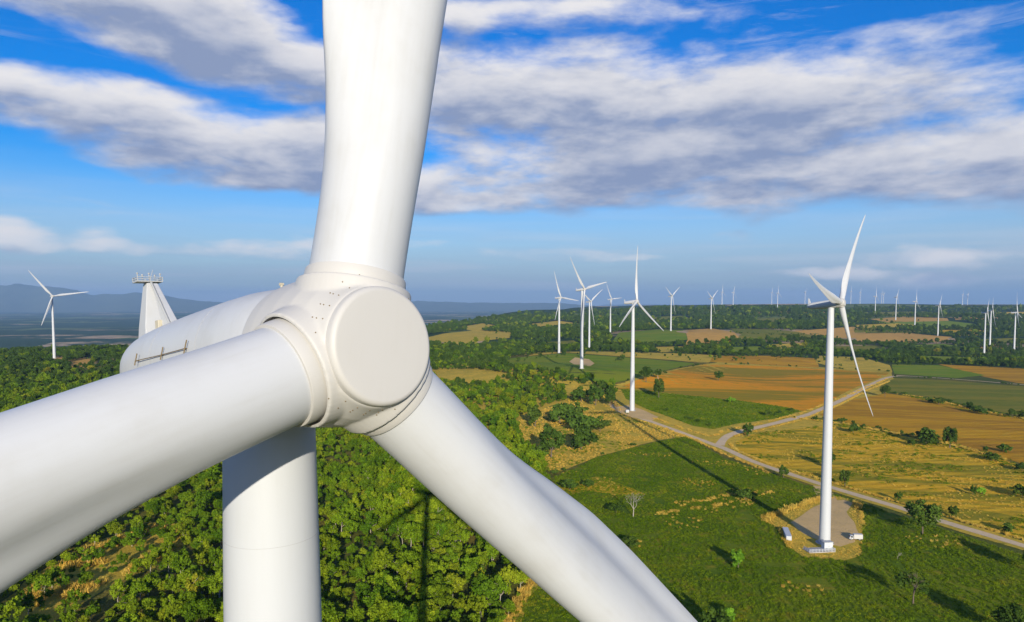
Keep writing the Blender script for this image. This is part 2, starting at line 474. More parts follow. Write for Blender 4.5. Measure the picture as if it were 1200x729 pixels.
def build_ground():
    rad = np.geomspace(12, 60000, 400)
    ang = np.radians(np.concatenate([np.arange(-52, 52, 0.36), np.arange(52, 308, 3.2)]))
    A, Rr = np.meshgrid(ang, rad)
    X = Rr * np.sin(A); Y = Rr * np.cos(A); Z = terrain(X, Y)
    nr, na = X.shape
    v = np.stack([X.ravel(), Y.ravel(), Z.ravel()], 1)
    i = np.arange(nr - 1)[:, None] * na; j = np.arange(na)[None, :]
    j2 = (j + 1) % na
    f = np.stack([i + j, i + j2, i + na + j2, i + na + j], -1).reshape(-1, 4)[:, ::-1]
    v = np.vstack([v, [[0, 0, 0]]])
    me = np_mesh('ground', v, np.ascontiguousarray(f), True)
    bm = bmesh.new(); bm.from_mesh(me); bm.verts.ensure_lookup_table()
    c = bm.verts[len(v) - 1]
    for k in range(na):
        bm.faces.new((c, bm.verts[(k + 1) % na], bm.verts[k]))
    bmesh.ops.recalc_face_normals(bm, faces=bm.faces)
    bm.to_mesh(me); bm.free()
    if me.polygons[0].normal.z < 0:
        me.flip_normals()
    o = link('ground', me, ground_mat())
    tag(o, kind='structure')
build_ground()

# ------------------------------------------------------------------ fields, roads, pads draped on the ground
def dense_px(poly, step=7.0):
    out = []
    for (x1, y1), (x2, y2) in zip(poly, poly[1:] + poly[:1]):
        n = max(1, int(math.hypot(x2 - x1, (y2 - y1) * 2.2) / step))
        for k in range(n):
            out.append((x1 + (x2 - x1) * k / n, y1 + (y2 - y1) * k / n))
    return out
def drape(name, poly_xy, lift, mat, label=None, ragged=0.0, cell=None):
    P = np.array(poly_xy, float)
    cen = P.mean(0); dist = np.hypot(*cen)
    if ragged:
        nx = vnoise(P[:, 0], P[:, 1], 9.0 + dist * 0.012, 3) - 0.5; ny = vnoise(P[:, 0], P[:, 1], 9.0 + dist * 0.012, 4) - 0.5
        P = P + np.stack([nx, ny], 1) * 2 * ragged
    lo, hi = P.min(0), P.max(0)
    cell = cell or max(6.0, dist * 0.02)
    gx, gy = np.meshgrid(np.arange(lo[0], hi[0], cell), np.arange(lo[1], hi[1], cell))
    gx = gx.ravel(); gy = gy.ravel()
    k = inside(P, gx, gy)
    verts = [Vector(p) for p in P] + [Vector((a, b)) for a, b in zip(gx[k], gy[k])]
    edges = [(i, (i + 1) % len(P)) for i in range(len(P))]
    vo, eo, fo, *_ = delaunay_2d_cdt(verts, edges, [], 1, 1e-4)
    V = np.array([(p.x, p.y) for p in vo])
    Z = terrain(V[:, 0], V[:, 1]) + lift
    me = np_mesh(name, np.column_stack([V, Z]), [tuple(t) for t in fo], True)
    if len(me.polygons) and me.polygons[0].normal.z < 0:
        me.flip_normals()
    o = link(name, me, mat)
    tag(o, label, kind='structure')
    return o
def field_px(name, poly, lift, mat, label=None, ragged=1.5):
    return drape(name, at_many(dense_px(poly)), lift, mat, label, ragged)
def strip_px(name, line, width, lift, mat, label=None, ragged=0.5):
    """a road or path: px centre line, width in metres (number or list)"""
    L = at_many([p for p in dense_open(line)])
    # even smoothing
    for _ in range(3):
        L[1:-1] = (L[:-2] + 2 * L[1:-1] + L[2:]) / 4
    t = np.gradient(L, axis=0); t /= np.linalg.norm(t, axis=1)[:, None] + 1e-9
    nrm = np.stack([-t[:, 1], t[:, 0]], 1)
    w = np.full(len(L), float(width)) / 2
    w = w * (0.85 + 0.3 * vnoise(L[:, 0], L[:, 1], 14.0, 6))
    return drape(name, np.vstack([L + nrm * w[:, None], (L - nrm * w[:, None])[::-1]]), lift, mat, label, ragged * 0.5, cell=5.0 + 0.01 * np.hypot(*L.mean(0)))
def dense_open(line, step=6.0):
    out = []
    for (x1, y1), (x2, y2) in zip(line[:-1], line[1:]):
        n = max(1, int(math.hypot(x2 - x1, (y2 - y1) * 2.5) / step))
        for k in range(n):
            out.append((x1 + (x2 - x1) * k / n, y1 + (y2 - y1) * k / n))
    return out + [line[-1]]

def field_mat(name, cols, rows=None, rowcol=None, rowamt=0.5, patch=0.03, bump=0.8, streak=None, streakcol=None):
    """cols: three colours mixed by noise; rows: (angle, spacing m) for tilled rows"""
    m, g = new_mat(name)
    p = pos(g)
    n1 = g.noise(p, patch, 5.0, 0.6); n2 = g.noise(p, patch * 7, 5.0, 0.65); n3 = g.noise(p, 1.3, 4.0, 0.65)
    c = g.mix(g.step(n1, 0.38, 0.62), cols[0], cols[1])
    c = g.mix(g.step(n2, 0.50, 0.70), c, cols[2])
    h = g.add(n3, g.mul(n2, 1.5))
    if streak:
        q = g.rotz(p, streak[0])
        ns = g.noise(g.vscale(q, (streak[1], streak[2], 0.0)), 1.0, 6.0, 0.7, 0.6)
        c = g.mix(g.mul(g.step(ns, 0.46, 0.56), 0.9), c, streakcol)
    if rows:
        q = g.rotz(p, rows[0])
        wv = g.n('ShaderNodeTexWave', wave_type='BANDS', bands_direction='X')
        g.put(wv.inputs['Vector'], q); wv.inputs['Scale'].default_value = 1.0 / rows[1] * 0.314
        wv.inputs['Distortion'].default_value = 4.5; wv.inputs['Detail'].default_value = 3.0; wv.inputs['Detail Scale'].default_value = 0.6
        f = g.mul(g.mul(wv.outputs['Fac'], rowamt), g.step(n2, 0.25, 0.6))
        c = g.mix(f, c, rowcol)
        h = g.add(h, g.mul(wv.outputs['Fac'], 0.5))
    c = g.mix(g.mul(g.step(n3, 0.45, 0.75), 0.35), c, tuple(x * 0.5 for x in cols[0]))
    finish(g, principled(g, c, 0.95, h, bump, 0.5, 0.1))
    return m
GREEN = field_mat('green_crop', [(0.090, 0.150, 0.005), (0.150, 0.190, 0.008), (0.24, 0.21, 0.016)], None, None, patch=0.02)
GREEN2 = field_mat('bright_green_crop', [(0.135, 0.225, 0.008), (0.170, 0.25, 0.010), (0.21, 0.25, 0.016)], (0.35, 2.2), (0.08, 0.16, 0.012), 0.2, patch=0.02, streak=(0.1, 0.006, 0.03), streakcol=(0.235, 0.255, 0.014))
GREEN3 = field_mat('dull_green_crop', [(0.15, 0.175, 0.015), (0.18, 0.195, 0.018), (0.26, 0.21, 0.025)], (1.1, 3.0), (0.08, 0.115, 0.014), 0.25, streak=(0.1, 0.005, 0.03), streakcol=(0.27, 0.22, 0.02))
ORANGE = field_mat('orange_tilled_soil', [(0.76, 0.295, 0.008), (0.66, 0.29, 0.010), (0.46, 0.26, 0.012)], (1.45, 14.0), (0.50, 0.24, 0.010), 0.30, patch=0.012, streak=(-0.12, 0.0022, 0.012), streakcol=(0.20, 0.195, 0.012))
BROWN = field_mat('brown_tilled_soil', [(0.60, 0.31, 0.014), (0.52, 0.27, 0.010), (0.56, 0.35, 0.02)], (1.36, 11.0), (0.34, 0.18, 0.012), 0.20, patch=0.02, streak=(0.20, 0.004, 0.03), streakcol=(0.38, 0.19, 0.014))
STUBBLE = field_mat('yellow_stubble', [(0.70, 0.39, 0.018), (0.60, 0.37, 0.020), (0.74, 0.48, 0.04)], (1.32, 9.0), (0.34, 0.24, 0.014), 0.17, patch=0.018, streak=(0.24, 0.008, 0.06), streakcol=(0.24, 0.225, 0.012))
STRAW = field_mat('dry_straw_ground', [(0.62, 0.41, 0.05), (0.48, 0.35, 0.045), (0.27, 0.25, 0.025)], None, None, patch=0.04)
GRAVEL = field_mat('gravel_pad', [(0.66, 0.45, 0.20), (0.58, 0.40, 0.18), (0.62, 0.42, 0.14)], None, None, patch=0.08, bump=0.4)
ROAD = field_mat('pale_gravel_road', [(0.68, 0.51, 0.31), (0.60, 0.47, 0.30), (0.68, 0.48, 0.24)], None, None, patch=0.10, bump=0.3)
DIRT = field_mat('orange_dirt', [(0.58, 0.32, 0.07), (0.50, 0.28, 0.06), (0.46, 0.33, 0.09)], None, None, patch=0.05, bump=0.4)

FIELD_GREEN_FRONT = [(570, 860), (600, 720), (625, 690), (650, 640), (648, 560), (700, 536), (772, 517), (805, 512), (850, 538), (905, 556), (975, 578), (1060, 606), (1130, 628), (1290, 680), (1290, 860)]
FIELD_STRAW = [(648, 556), (612, 520), (605, 495), (640, 478), (665, 470), (672, 452), (700, 452), (722, 470), (738, 488), (775, 500), (806, 511), (772, 516), (700, 535)]
FIELD_GREEN_MID = [(727, 456), (734, 468), (752, 477), (785, 489), (812, 499), (835, 503), (868, 496), (915, 490), (938, 482), (925, 478), (870, 470), (810, 464), (765, 459), (745, 457)]
FIELD_ORANGE = [(722, 454), (738, 447), (780, 436), (825, 427), (900, 429), (1042, 437), (1022, 447), (995, 461), (955, 478), (938, 482), (925, 478), (870, 470), (810, 464), (765, 459), (745, 457), (727, 456)]
FIELD_STUBBLE = [(858, 514), (880, 508), (985, 497), (1065, 512), (1130, 526), (1200, 546), (1290, 570), (1290, 662), (1200, 632), (1105, 604), (1010, 577), (960, 562), (900, 545), (868, 530)]
FIELD_BROWN = [(955, 485), (1000, 468), (1038, 461), (1090, 468), (1200, 492), (1290, 506), (1290, 566), (1200, 544), (1130, 523), (1065, 509), (985, 494)]
FIELD_GREEN_R = [(1048, 443), (1110, 446), (1200, 453), (1290, 460), (1290, 504), (1200, 489), (1090, 465), (1036, 459), (1030, 454)]
field_px('field', FIELD_GREEN_FRONT, 0.05, GREEN, 'rough dark green field around the nearest whole turbine')
field_px('field', FIELD_STRAW, 0.055, STRAW, 'golden dry grass field dotted with round bushes')
field_px('verge', [(718, 452), (760, 438), (845, 424), (1045, 435), (1048, 449), (990, 500), (930, 515), (880, 538), (840, 523), (735, 490), (722, 476)], 0.03, STRAW)
field_px('field', FIELD_ORANGE, 0.06, ORANGE, 'orange tilled field with a lone tree in it')
field_px('field', FIELD_GREEN_MID, 0.07, GREEN2, 'bright green crop strip below the orange field')
field_px('field', FIELD_STUBBLE, 0.06, STUBBLE, 'yellow stubble field along the right gravel road')
field_px('field', FIELD_BROWN, 0.07, BROWN, 'brown tilled field above the yellow stubble')
field_px('field', FIELD_GREEN_R, 0.08, GREEN3, 'dull green field at the right edge beyond the brown field')
field_px('field', [(590, 421), (640, 416), (665, 414), (760, 421), (815, 426), (780, 434), (738, 445), (715, 450), (690, 446), (640, 434), (590, 428)], 0.12, GREEN2, 'green field around the turbine on the round gravel pad')
field_px('field', [(1045, 427), (1100, 428), (1155, 440), (1120, 443), (1048, 438)], 0.12, GREEN2)
field_px('field', [(1100, 427), (1200, 432), (1290, 438), (1290, 457), (1200, 450), (1155, 442)], 0.10, BROWN)
field_px('field', [(960, 417), (1010, 419), (1043, 428), (1046, 436), (985, 432), (955, 425)], 0.13, STRAW)
field_px('field', [(835, 417), (900, 417), (955, 420), (960, 431), (900, 428), (832, 424)], 0.12, BROWN)
field_px('field', [(615, 413), (700, 412), (790, 414), (850, 417), (830, 425), (760, 420), (665, 413), (620, 417)], 0.10, STRAW)
field_px('field', [(715, 403), (725, 390), (770, 386), (803, 387), (806, 398), (770, 402)], 0.2, GREEN2)
field_px('field', [(803, 387), (835, 385), (862, 390), (868, 398), (830, 404), (800, 406), (806, 398)], 0.22, DIRT)
field_px('field', [(855, 385), (900, 386), (960, 391), (965, 397), (900, 399), (870, 398), (862, 390)], 0.2, GREEN3)
field_px('field', [(930, 388), (1000, 383), (1015, 389), (1010, 396), (965, 396)], 0.24, DIRT)
field_px('field', [(1000, 391), (1060, 390), (1115, 395), (1118, 400), (1060, 402), (1005, 400)], 0.22, DIRT)
field_px('field', [(1000, 381), (1050, 379), (1075, 381), (1070, 384), (1010, 386)], 0.3, STRAW)
field_px('field', [(1020, 374), (1060, 371), (1110, 373), (1112, 376), (1040, 378)], 0.3, DIRT)
field_px('field', [(1020, 377), (1110, 376), (1145, 380), (1130, 386), (1070, 387), (1050, 381)], 0.25, GREEN2)
field_px('field', [(1100, 387), (1145, 386), (1165, 390), (1110, 392)], 0.25, STUBBLE)
field_px('field', [(495, 397), (520, 391), (560, 387), (600, 389), (598, 396), (560, 400), (530, 403)], 0.3, STRAW)
field_px('field', [(470, 404), (500, 401), (530, 403), (560, 400), (560, 404), (500, 409)], 0.3, STRAW)
field_px('field', [(500, 436), (530, 433), (575, 434), (600, 440), (590, 447), (540, 450), (505, 445)], 0.12, STRAW)
field_px('field', [(570, 428), (590, 424), (596, 430), (580, 434)], 0.14, DIRT)
field_px('field', [(480, 404), (560, 404), (600, 418), (590, 428), (640, 434), (700, 446), (722, 458), (700, 454), (672, 452), (665, 470), (640, 478), (605, 495), (612, 520), (590, 520), (540, 470), (500, 450), (480, 440)], 0.04, STRAW)
field_px('field', [(-60, 745), (20, 690), (60, 662), (108, 636), (150, 622), (200, 606), (235, 622), (190, 662), (140, 680), (60, 730)], 0.04, STRAW)
field_px('field', [(690, 388), (712, 386), (708, 394), (694, 396)], 0.3, STRAW)
field_px('field', [(50, 420), (70, 419), (110, 421), (108, 430), (80, 434), (70, 426)], 0.15, DIRT)
field_px('field', [(640, 572), (700, 558), (715, 562), (760, 580), (740, 584), (690, 575), (650, 585)], 0.09, STUBBLE)
field_px('field', [(590, 760), (600, 728), (618, 690), (630, 672), (636, 676), (622, 700), (608, 735), (606, 760)], 0.10, STRAW)

strip_px('path', [(735, 487), (790, 504), (850, 526), (905, 549), (960, 567), (1060, 597), (1110, 613), (1200, 640), (1290, 668)], 13.0, 0.11, STRAW)
strip_px('path', [(846, 518), (880, 503), (945, 487), (985, 470), (1012, 455), (1040, 443)], 17.0, 0.13, STRAW)
strip_px('road', [(715, 474), (722, 480), (735, 486), (760, 493), (790, 504), (820, 515), (850, 526), (880, 540), (905, 549), (960, 567), (1010, 582), (1060, 597), (1110, 613), (1200, 640), (1290, 668)], 5.5, 0.16, ROAD)
strip_px('road', [(843, 522), (846, 515), (858, 508), (880, 503), (905, 497), (945, 487), (985, 470), (1012, 455), (1035, 444), (1050, 440), (1085, 442), (1140, 446), (1200, 451), (1290, 458)], 6.5, 0.20, ROAD)
strip_px('path', [(722, 454), (750, 443), (790, 433), (830, 427), (900, 429), (980, 433), (1040, 438)], 5.0, 0.19, STRAW)
strip_px('path', [(725, 480), (716, 468), (716, 460), (722, 453)], 6.0, 0.14, DIRT)
strip_px('path', [(830, 426), (760, 419), (700, 415), (640, 413), (600, 417)], 5.0, 0.2, STRAW)
strip_px('path', [(962, 570), (968, 582), (975, 592)], 9.0, 0.12, GRAVEL)
field_px('gravel_pad', [(924, 612), (940, 604), (955, 594), (968, 588), (990, 586), (1000, 590), (993, 600), (997, 608), (1002, 616), (1006, 626), (1004, 636), (985, 641), (968, 637), (945, 627)], 0.13, GRAVEL, ragged=0.8)
field_px('field', [(893, 610), (918, 599), (965, 583), (985, 582), (1005, 588), (1012, 615), (1010, 650), (990, 657), (940, 652), (925, 642), (916, 622)], 0.10, STRAW)
field_px('gravel_pad', [(718, 478), (735, 475), (752, 480), (772, 489), (765, 493), (738, 489)], 0.17, GRAVEL, ragged=0.5)
field_px('gravel_pad', [(667, 424), (674, 419), (690, 421), (697, 426), (692, 429), (676, 429)], 0.22, GRAVEL, ragged=0.5)

for poly, mt in (([(1110, 372), (1200, 371), (1300, 372), (1300, 375), (1200, 375), (1120, 375)], DIRT), ([(1150, 383), (1200, 381), (1300, 383), (1300, 387), (1200, 386)], GREEN2), ([(1120, 391), (1150, 390), (1152, 393), (1125, 394)], STRAW),
                 ([(1140, 407), (1156, 404), (1180, 405), (1176, 409), (1145, 411)], DIRT), ([(1130, 416), (1160, 412), (1200, 413), (1300, 416), (1300, 419), (1200, 417), (1150, 418)], STRAW), ([(880, 365), (960, 364), (1000, 366), (960, 368), (890, 367)], DIRT),
                 ([(660, 389), (690, 386), (712, 385), (700, 391), (668, 393)], DIRT), ([(745, 363.5), (860, 362.8), (870, 364.2), (760, 365)], STRAW), ([(1000, 386), (1040, 386), (1100, 389), (1060, 390), (1002, 390)], GREEN3)):
    field_px('field', poly, 0.35, mt)

FARPATCH = [([(1055, 405), (1105, 403), (1135, 407), (1075, 411)], GREEN2), ([(1080, 417), (1150, 419), (1145, 425), (1085, 423)], GREEN2), ([(975, 406), (1030, 405), (1042, 412), (985, 413)], GREEN3), ([(610, 381), (655, 376), (685, 380), (640, 386)], STRAW),
            ([(535, 384), (565, 379), (592, 383), (555, 388)], STRAW), ([(880, 374), (920, 372), (940, 377), (890, 380)], GREEN3), ([(755, 372), (800, 370), (815, 375), (770, 377)], GREEN3), ([(900, 404), (940, 402), (958, 409), (912, 411)], STRAW), ([(850, 407), (890, 406), (905, 413), (862, 414)], GREEN2),
            ([(760, 407), (800, 406), (812, 412), (775, 413)], STRAW), ([(1140, 398), (1190, 396), (1230, 400), (1165, 403)], GREEN3), ([(1010, 366), (1080, 365), (1120, 368), (1040, 371)], GREEN3), ([(1165, 366), (1250, 365), (1260, 370), (1180, 371)], STRAW), ([(640, 401), (672, 399), (684, 405), (655, 408)], GREEN3), ([(1180, 408), (1250, 406), (1260, 412), (1195, 413)], GREEN2)]
for p_, m_ in FARPATCH: field_px('field', p_, 0.28, m_)

# ------------------------------------------------------------------ far mountains
def mountain(name, outline, depth, width, seed, label):
    """a ridge about DEPTH m away; outline in pixels gives its skyline"""
    xs = np.linspace(outline[0][0], outline[-1][0], 150)
    ys = np.interp(xs, [p[0] for p in outline], [p[1] for p in outline])
    V = []; nrow = 26
    for i, (px, py) in enumerate(zip(xs, ys)):
        a = (px - 600) / FPX
        top = CAM_H + (HORIZON - py) / FPX * depth
        top += 5 * (mnoise.fractal(Vector((px * 0.07, seed, 0)), 1.0, 2.0, 3))
        for j in range(nrow):
            t = j / (nrow - 1) * 2 - 1
            y = depth + t * width + 900 * mnoise.noise(Vector((px * 0.02, seed + 3, 0)))
            h = (1 - abs(t)) ** 1.25
            rel = 1 + 0.10 * mnoise.fractal(Vector((px * 0.045, t * 3.2, seed)), 0.9, 2.0, 6) * (abs(t) > 0.02)
            V.append((a * y, y, -170 + (top + 170) * h * (rel if abs(t) > 0.02 else 1)))
    n = len(xs)
    i = np.arange(n - 1)[:, None] * nrow; j = np.arange(nrow - 1)[None, :]
    f = np.stack([i + j, i + nrow + j, i + nrow + j + 1, i + j + 1], -1).reshape(-1, 4)
    me = np_mesh(name, np.array(V), f, True)
    tag(link(name, me, M_HILL), label, kind='structure')
m_, g_ = new_mat('wooded_mountain')
finish(g_, principled(g_, g_.mix(g_.noise(pos(g_), 0.0012, 6.0), (0.06, 0.085, 0.04), (0.13, 0.14, 0.07)), 0.95, None))
M_HILL = m_
mountain('mountain', [(-420, 350), (-250, 338), (-120, 341), (0, 334), (45, 332), (85, 338), (110, 345), (150, 343), (190, 344), (230, 352), (290, 356), (350, 366)], 24000, 3500, 1.3, 'long blue mountain ridge on the far left skyline')
mountain('mountain', [(380, 365), (440, 356), (490, 352), (540, 354), (600, 354.5), (660, 355), (720, 360)], 26000, 3500, 5.1, 'low blue ridge on the skyline behind the hub')

# ------------------------------------------------------------------ wind turbines
TILT = R(6.2); OVER = 3.76; HUB_Z = 98.93
TOP_R, BASE_R = 1.185, 2.22
def tower_mesh():
    prof = []
    zt = HUB_Z - 1.9
    for k in range(26):
        t = k / 25
        z = zt * (1 - t)
        prof.append((z, TOP_R + (BASE_R - TOP_R) * (t ** 0.86)))
    prof = prof[::-1]
    v, f = lathe(prof, 56)
    return smooth_mesh(np_mesh('tower', np.array(v), f))
def blade_mesh():
    sec = 44
    rs = np.concatenate([np.linspace(1.70, 16, 36), np.linspace(17, 46, 26), np.linspace(47, 49.8, 8), [50.2, 50.45, 50.5]])
    KR = [1.70, 2.6, 4.0, 6.0, 8.0, 10.5, 13.0, 17.0, 22.0, 28.0, 35.0, 42.0, 47.0, 49.3, 50.2, 50.5]
    KC = [2.20, 2.20, 2.26, 2.55, 3.00, 3.38, 3.42, 3.10, 2.65, 2.20, 1.75, 1.30, 0.95, 0.62, 0.30, 0.06]
    KT = [1.00, 1.00, 0.96, 0.78, 0.60, 0.47, 0.41, 0.36, 0.31, 0.27, 0.24, 0.21, 0.19, 0.18, 0.18, 0.18]
    KW = [0.0, 0.0, 0.12, 0.45, 0.78, 1, 1, 1, 1, 1, 1, 1, 1, 1, 1, 1]
    KB = [16, 16, 16, 16, 15, 13.5, 12, 9, 6.5, 4.5, 2.8, 1.2, 0.2, -0.3, -0.5, -0.5]
    def smooth_interp(x, X, Y):                      # monotone enough for these tables
        y = np.interp(x, X, Y)
        for _ in range(0): pass
        return y
    xx = np.linspace(1.70, 50.5, 2000)
    def soft(Y):
        y = np.interp(xx, KR, Y)
        k = np.hanning(81); k /= k.sum()
        ys = np.convolve(np.pad(y, 40, mode='edge'), k, 'valid')
        w = np.clip((xx - 46) / 2.5, 0, 1)
        return ys * (1 - w) + y * w
    c_, t_, w_, b_ = (np.interp(rs, xx, soft(Y)) for Y in (KC, KT, KW, KB))
    V = []
    th = np.linspace(0, 2 * math.pi, sec, endpoint=False)
    for r, c, tk, w, be in zip(rs, c_, t_, w_, b_):
        x01 = (1 - np.cos(th)) / 2                   # 0 at the leading edge
        yt = 5 * tk * (0.2969 * np.sqrt(x01) - 0.126 * x01 - 0.3516 * x01 ** 2 + 0.2843 * x01 ** 3 - 0.1015 * x01 ** 4) * c
        yt = yt + 0.008 * c * x01
        front = np.sin(th) >= 0
        cusp = np.sin(np.clip((x01 - 0.48) / 0.49, 0, 1) * math.pi) ** 2
        ya = np.where(front, yt * (1 - 0.20 * cusp) - 0.012 * c * cusp * tk / 0.4, -yt)   # pressure side hollow towards the trailing edge
        le = 1.1 * (1 - w) + (0.36 * c) * w
        xa = le - x01 * c
        xc = np.cos(th) * c / 2; yc = np.sin(th) * c / 2 * min(1, tk * 1.0 + 0.0)
        x = xc * (1 - w) + xa * w; y = yc * (1 - w) + ya * w
        b = R(be + 2.0)
        X = x * math.cos(b) - y * math.sin(b)
        F = x * math.sin(b) + y * math.cos(b)        # forward, upwind
        f0 = math.sin(R(2.0)) * (r - 1.70) + 2.4 * (max(r - 6, 0) / 44.5) ** 2
        for xx1, ff in zip(X, F):
            V.append((xx1, -(ff + f0), r))
    n = len(rs); f = []
    for j in range(n - 1):
        for i in range(sec):
            a, b2 = j * sec + i, j * sec + (i + 1) % sec
            f.append((a, b2, b2 + sec, a + sec))
    f.append(tuple(range((n - 1) * sec, n * sec))); f.append(tuple(range(sec))[::-1])
    me = np_mesh('blade', np.array(V), f)
    bm = bmesh.new(); bm.from_mesh(me); bmesh.ops.recalc_face_normals(bm, faces=bm.faces); bm.to_mesh(me); bm.free()
    return smooth_mesh(me, 50)
NAC = [(1.50, 1.58), (1.53, 1.63), (2.2, 1.71), (3.2, 1.75), (5, 1.70), (7, 1.61), (9, 1.50), (10.5, 1.38), (11.5, 1.25), (12.2, 1.10), (12.7, 0.88), (12.95, 0.60), (13.08, 0.25), (13.1, 0.02)]
def nac_r(s):
    return float(np.interp(s, [p[0] for p in NAC], [p[1] for p in NAC]))
def nacelle_mesh(n=64):
    s_ = np.concatenate([[1.5, 1.53], np.linspace(1.8, 12, 36), np.linspace(12.1, 13.1, 14)])
    ss = np.linspace(1.5, 13.1, 600); yy = np.interp(ss, [p[0] for p in NAC], [p[1] for p in NAC])
    k = np.hanning(31); k /= k.sum(); ysm = np.convolve(np.pad(yy, 15, mode='edge'), k, 'valid')
    V = []
    for s in s_:
        r = np.interp(s, ss, ysm if s > 1.7 else yy)
        if s >= 12.95: r = np.interp(s, ss, yy)
        for i in range(n):
            a = 2 * math.pi * i / n
            ca, sa = math.cos(a), math.sin(a)
            q = (abs(ca) ** 2.35 + abs(sa) ** 2.35) ** (-1 / 2.35)     # slightly squared tube
            V.append((r * q * ca, s, r * q * sa))
    f = []
    m = len(s_)
    for j in range(m - 1):
        for i in range(n):
            a, b = j * n + i, j * n + (i + 1) % n
            f.append((a, a + n, b + n, b))
    f.append(tuple(range(n))); f.append(tuple(range((m - 1) * n, m * n))[::-1])
    me = np_mesh('nacelle', np.array(V), f)
    bm = bmesh.new(); bm.from_mesh(me); bmesh.ops.recalc_face_normals(bm, faces=bm.faces); bm.to_mesh(me); bm.free()
    return smooth_mesh(me, 40)
def spinner_mesh(detail=True):
    """hub shell of revolution with three blade sockets, smoothly joined"""
    bm = bmesh.new()
    v, f = lathe([(-1.72, 1.4), (-1.74, 1.72), (-1.66, 1.77), (-1.2, 1.80), (-0.5, 1.80), (0.1, 1.75), (0.6, 1.62), (1.0, 1.45), (1.25, 1.355), (1.30, 1.30), (1.30, 1.0)], 72, '-Y')
    vs = [bm.verts.new(p) for p in v]
    for q in f: bm.faces.new([vs[i] for i in q])
    for k in range(3):
        rot = Matrix.Rotation(k * 2 * math.pi / 3, 4, 'Y')
        bmesh.ops.create_cone(bm, cap_ends=True, segments=56, radius1=1.50, radius2=1.33, depth=1.45, matrix=rot @ Matrix.Translation((0, 0, 0.755)))
    bmesh.ops.recalc_face_normals(bm, faces=bm.faces)
    me = bpy.data.meshes.new('spinner'); bm.to_mesh(me); bm.free()
    o = bpy.data.objects.new('tmp', me); COL.objects.link(o)
    md = o.modifiers.new('r', 'REMESH'); md.mode = 'VOXEL'; md.voxel_size = 0.035 if detail else 0.09
    ms = o.modifiers.new('s', 'SMOOTH'); ms.factor = 0.5; ms.iterations = 6 if detail else 2
    cut = []
    if detail:
        for k in range(3):
            b2 = bmesh.new()
            rot = Matrix.Rotation(k * 2 * math.pi / 3, 4, 'Y')
            bmesh.ops.create_cone(b2, cap_ends=True, segments=64, radius1=1.255, radius2=1.255, depth=1.2, matrix=rot @ Matrix.Translation((0, 0, 1.88)))
            m2 = bpy.data.meshes.new('cut'); b2.to_mesh(m2); b2.free()
            c = bpy.data.objects.new('cut', m2); COL.objects.link(c); cut.append(c)
            mb = o.modifiers.new('b', 'BOOLEAN'); mb.operation = 'DIFFERENCE'; mb.object = c; mb.solver = 'EXACT'
    bpy.context.view_layer.update()
    ev = o.evaluated_get(bpy.context.evaluated_depsgraph_get())
    out = bpy.data.meshes.new_from_object(ev)
    for x in [o] + cut: bpy.data.objects.remove(x)
    out.materials.clear()
    return smooth_mesh(out, 40)
def cap_mesh():
    prof = [(1.20, 1.33), (1.30, 1.325)]
    for k in range(9):
        a = k / 8 * math.pi / 2
        prof.append((1.375 + 0.13 * math.sin(a), 1.185 + 0.13 * math.cos(a)))
    prof += [(1.515, 0.9), (1.522, 0.5), (1.525, 0.02)]
    v, f = lathe(prof, 96, '-Y')
    return smooth_mesh(np_mesh('nose_cap', np.array(v), f), 30)
def ring_mesh():
    v, f = lathe([(1.20, 1.19), (1.55, 1.19), (1.74, 1.175), (1.765, 1.165), (1.77, 1.09)], 72, 'Z')
    return smooth_mesh(np_mesh('root_ring', np.array(v), f), 30)
ME = dict(tower=tower_mesh(), blade=blade_mesh(), nacelle=nacelle_mesh(), spin_hi=spinner_mesh(True), spin_lo=spinner_mesh(False), cap=cap_mesh(), ring=ring_mesh())
bolt_me = bm_mesh('bolt', lambda b: bmesh.ops.create_cone(b, cap_ends=True, segments=6, radius1=0.016, radius2=0.014, depth=0.03))
seam_cache = {}
def seam_mesh(s):
    n = 96; V = []; w = 0.006
    for ds, dr in ((-w, 0.0), (-w, 0.004), (w, 0.004), (w, 0.0)):
        r = nac_r(s) + dr
        for i in range(n):
            a = 2 * math.pi * i / n; ca, sa = math.cos(a), math.sin(a)
            q = (abs(ca) ** 2.35 + abs(sa) ** 2.35) ** (-1 / 2.35)
            V.append((r * q * ca, s + ds, r * q * sa))
    f = [(j * n + i, j * n + (i + 1) % n, (j + 1) * n + (i + 1) % n, (j + 1) * n + i) for j in range(3) for i in range(n)]
    return smooth_mesh(np_mesh('seam', np.array(V), f), 60)
M_SEAM = plain('seam_sealant', (0.44, 0.445, 0.45), 0.7)
def mast_fin():
    def b(bm):
        vs = []
        for h, s0, s1, l0, l1 in ((0.95, 11.5, 12.55, -0.42, 0.36), (1.6, 11.62, 12.5, -0.36, 0.28), (3.14, 11.95, 12.4, -0.10, 0.10)):
            vs.append([bm.verts.new(p) for p in ((l0, s0, h), (l1, s0, h), (l1 * 0.8, s1, h), (l0 * 0.8, s1, h))])
        for lo, hi in zip(vs, vs[1:]):
            for i in range(4):
                bm.faces.new((lo[i], lo[(i + 1) % 4], hi[(i + 1) % 4], hi[i]))
        bm.faces.new(vs[0][::-1]); bm.faces.new(vs[-1])
        bmesh.ops.bevel(bm, geom=list(bm.edges), offset=0.03, segments=2, affect='EDGES')
        bmesh.ops.recalc_face_normals(bm, faces=bm.faces)
    return bm_mesh('mast_fin', b, 40)
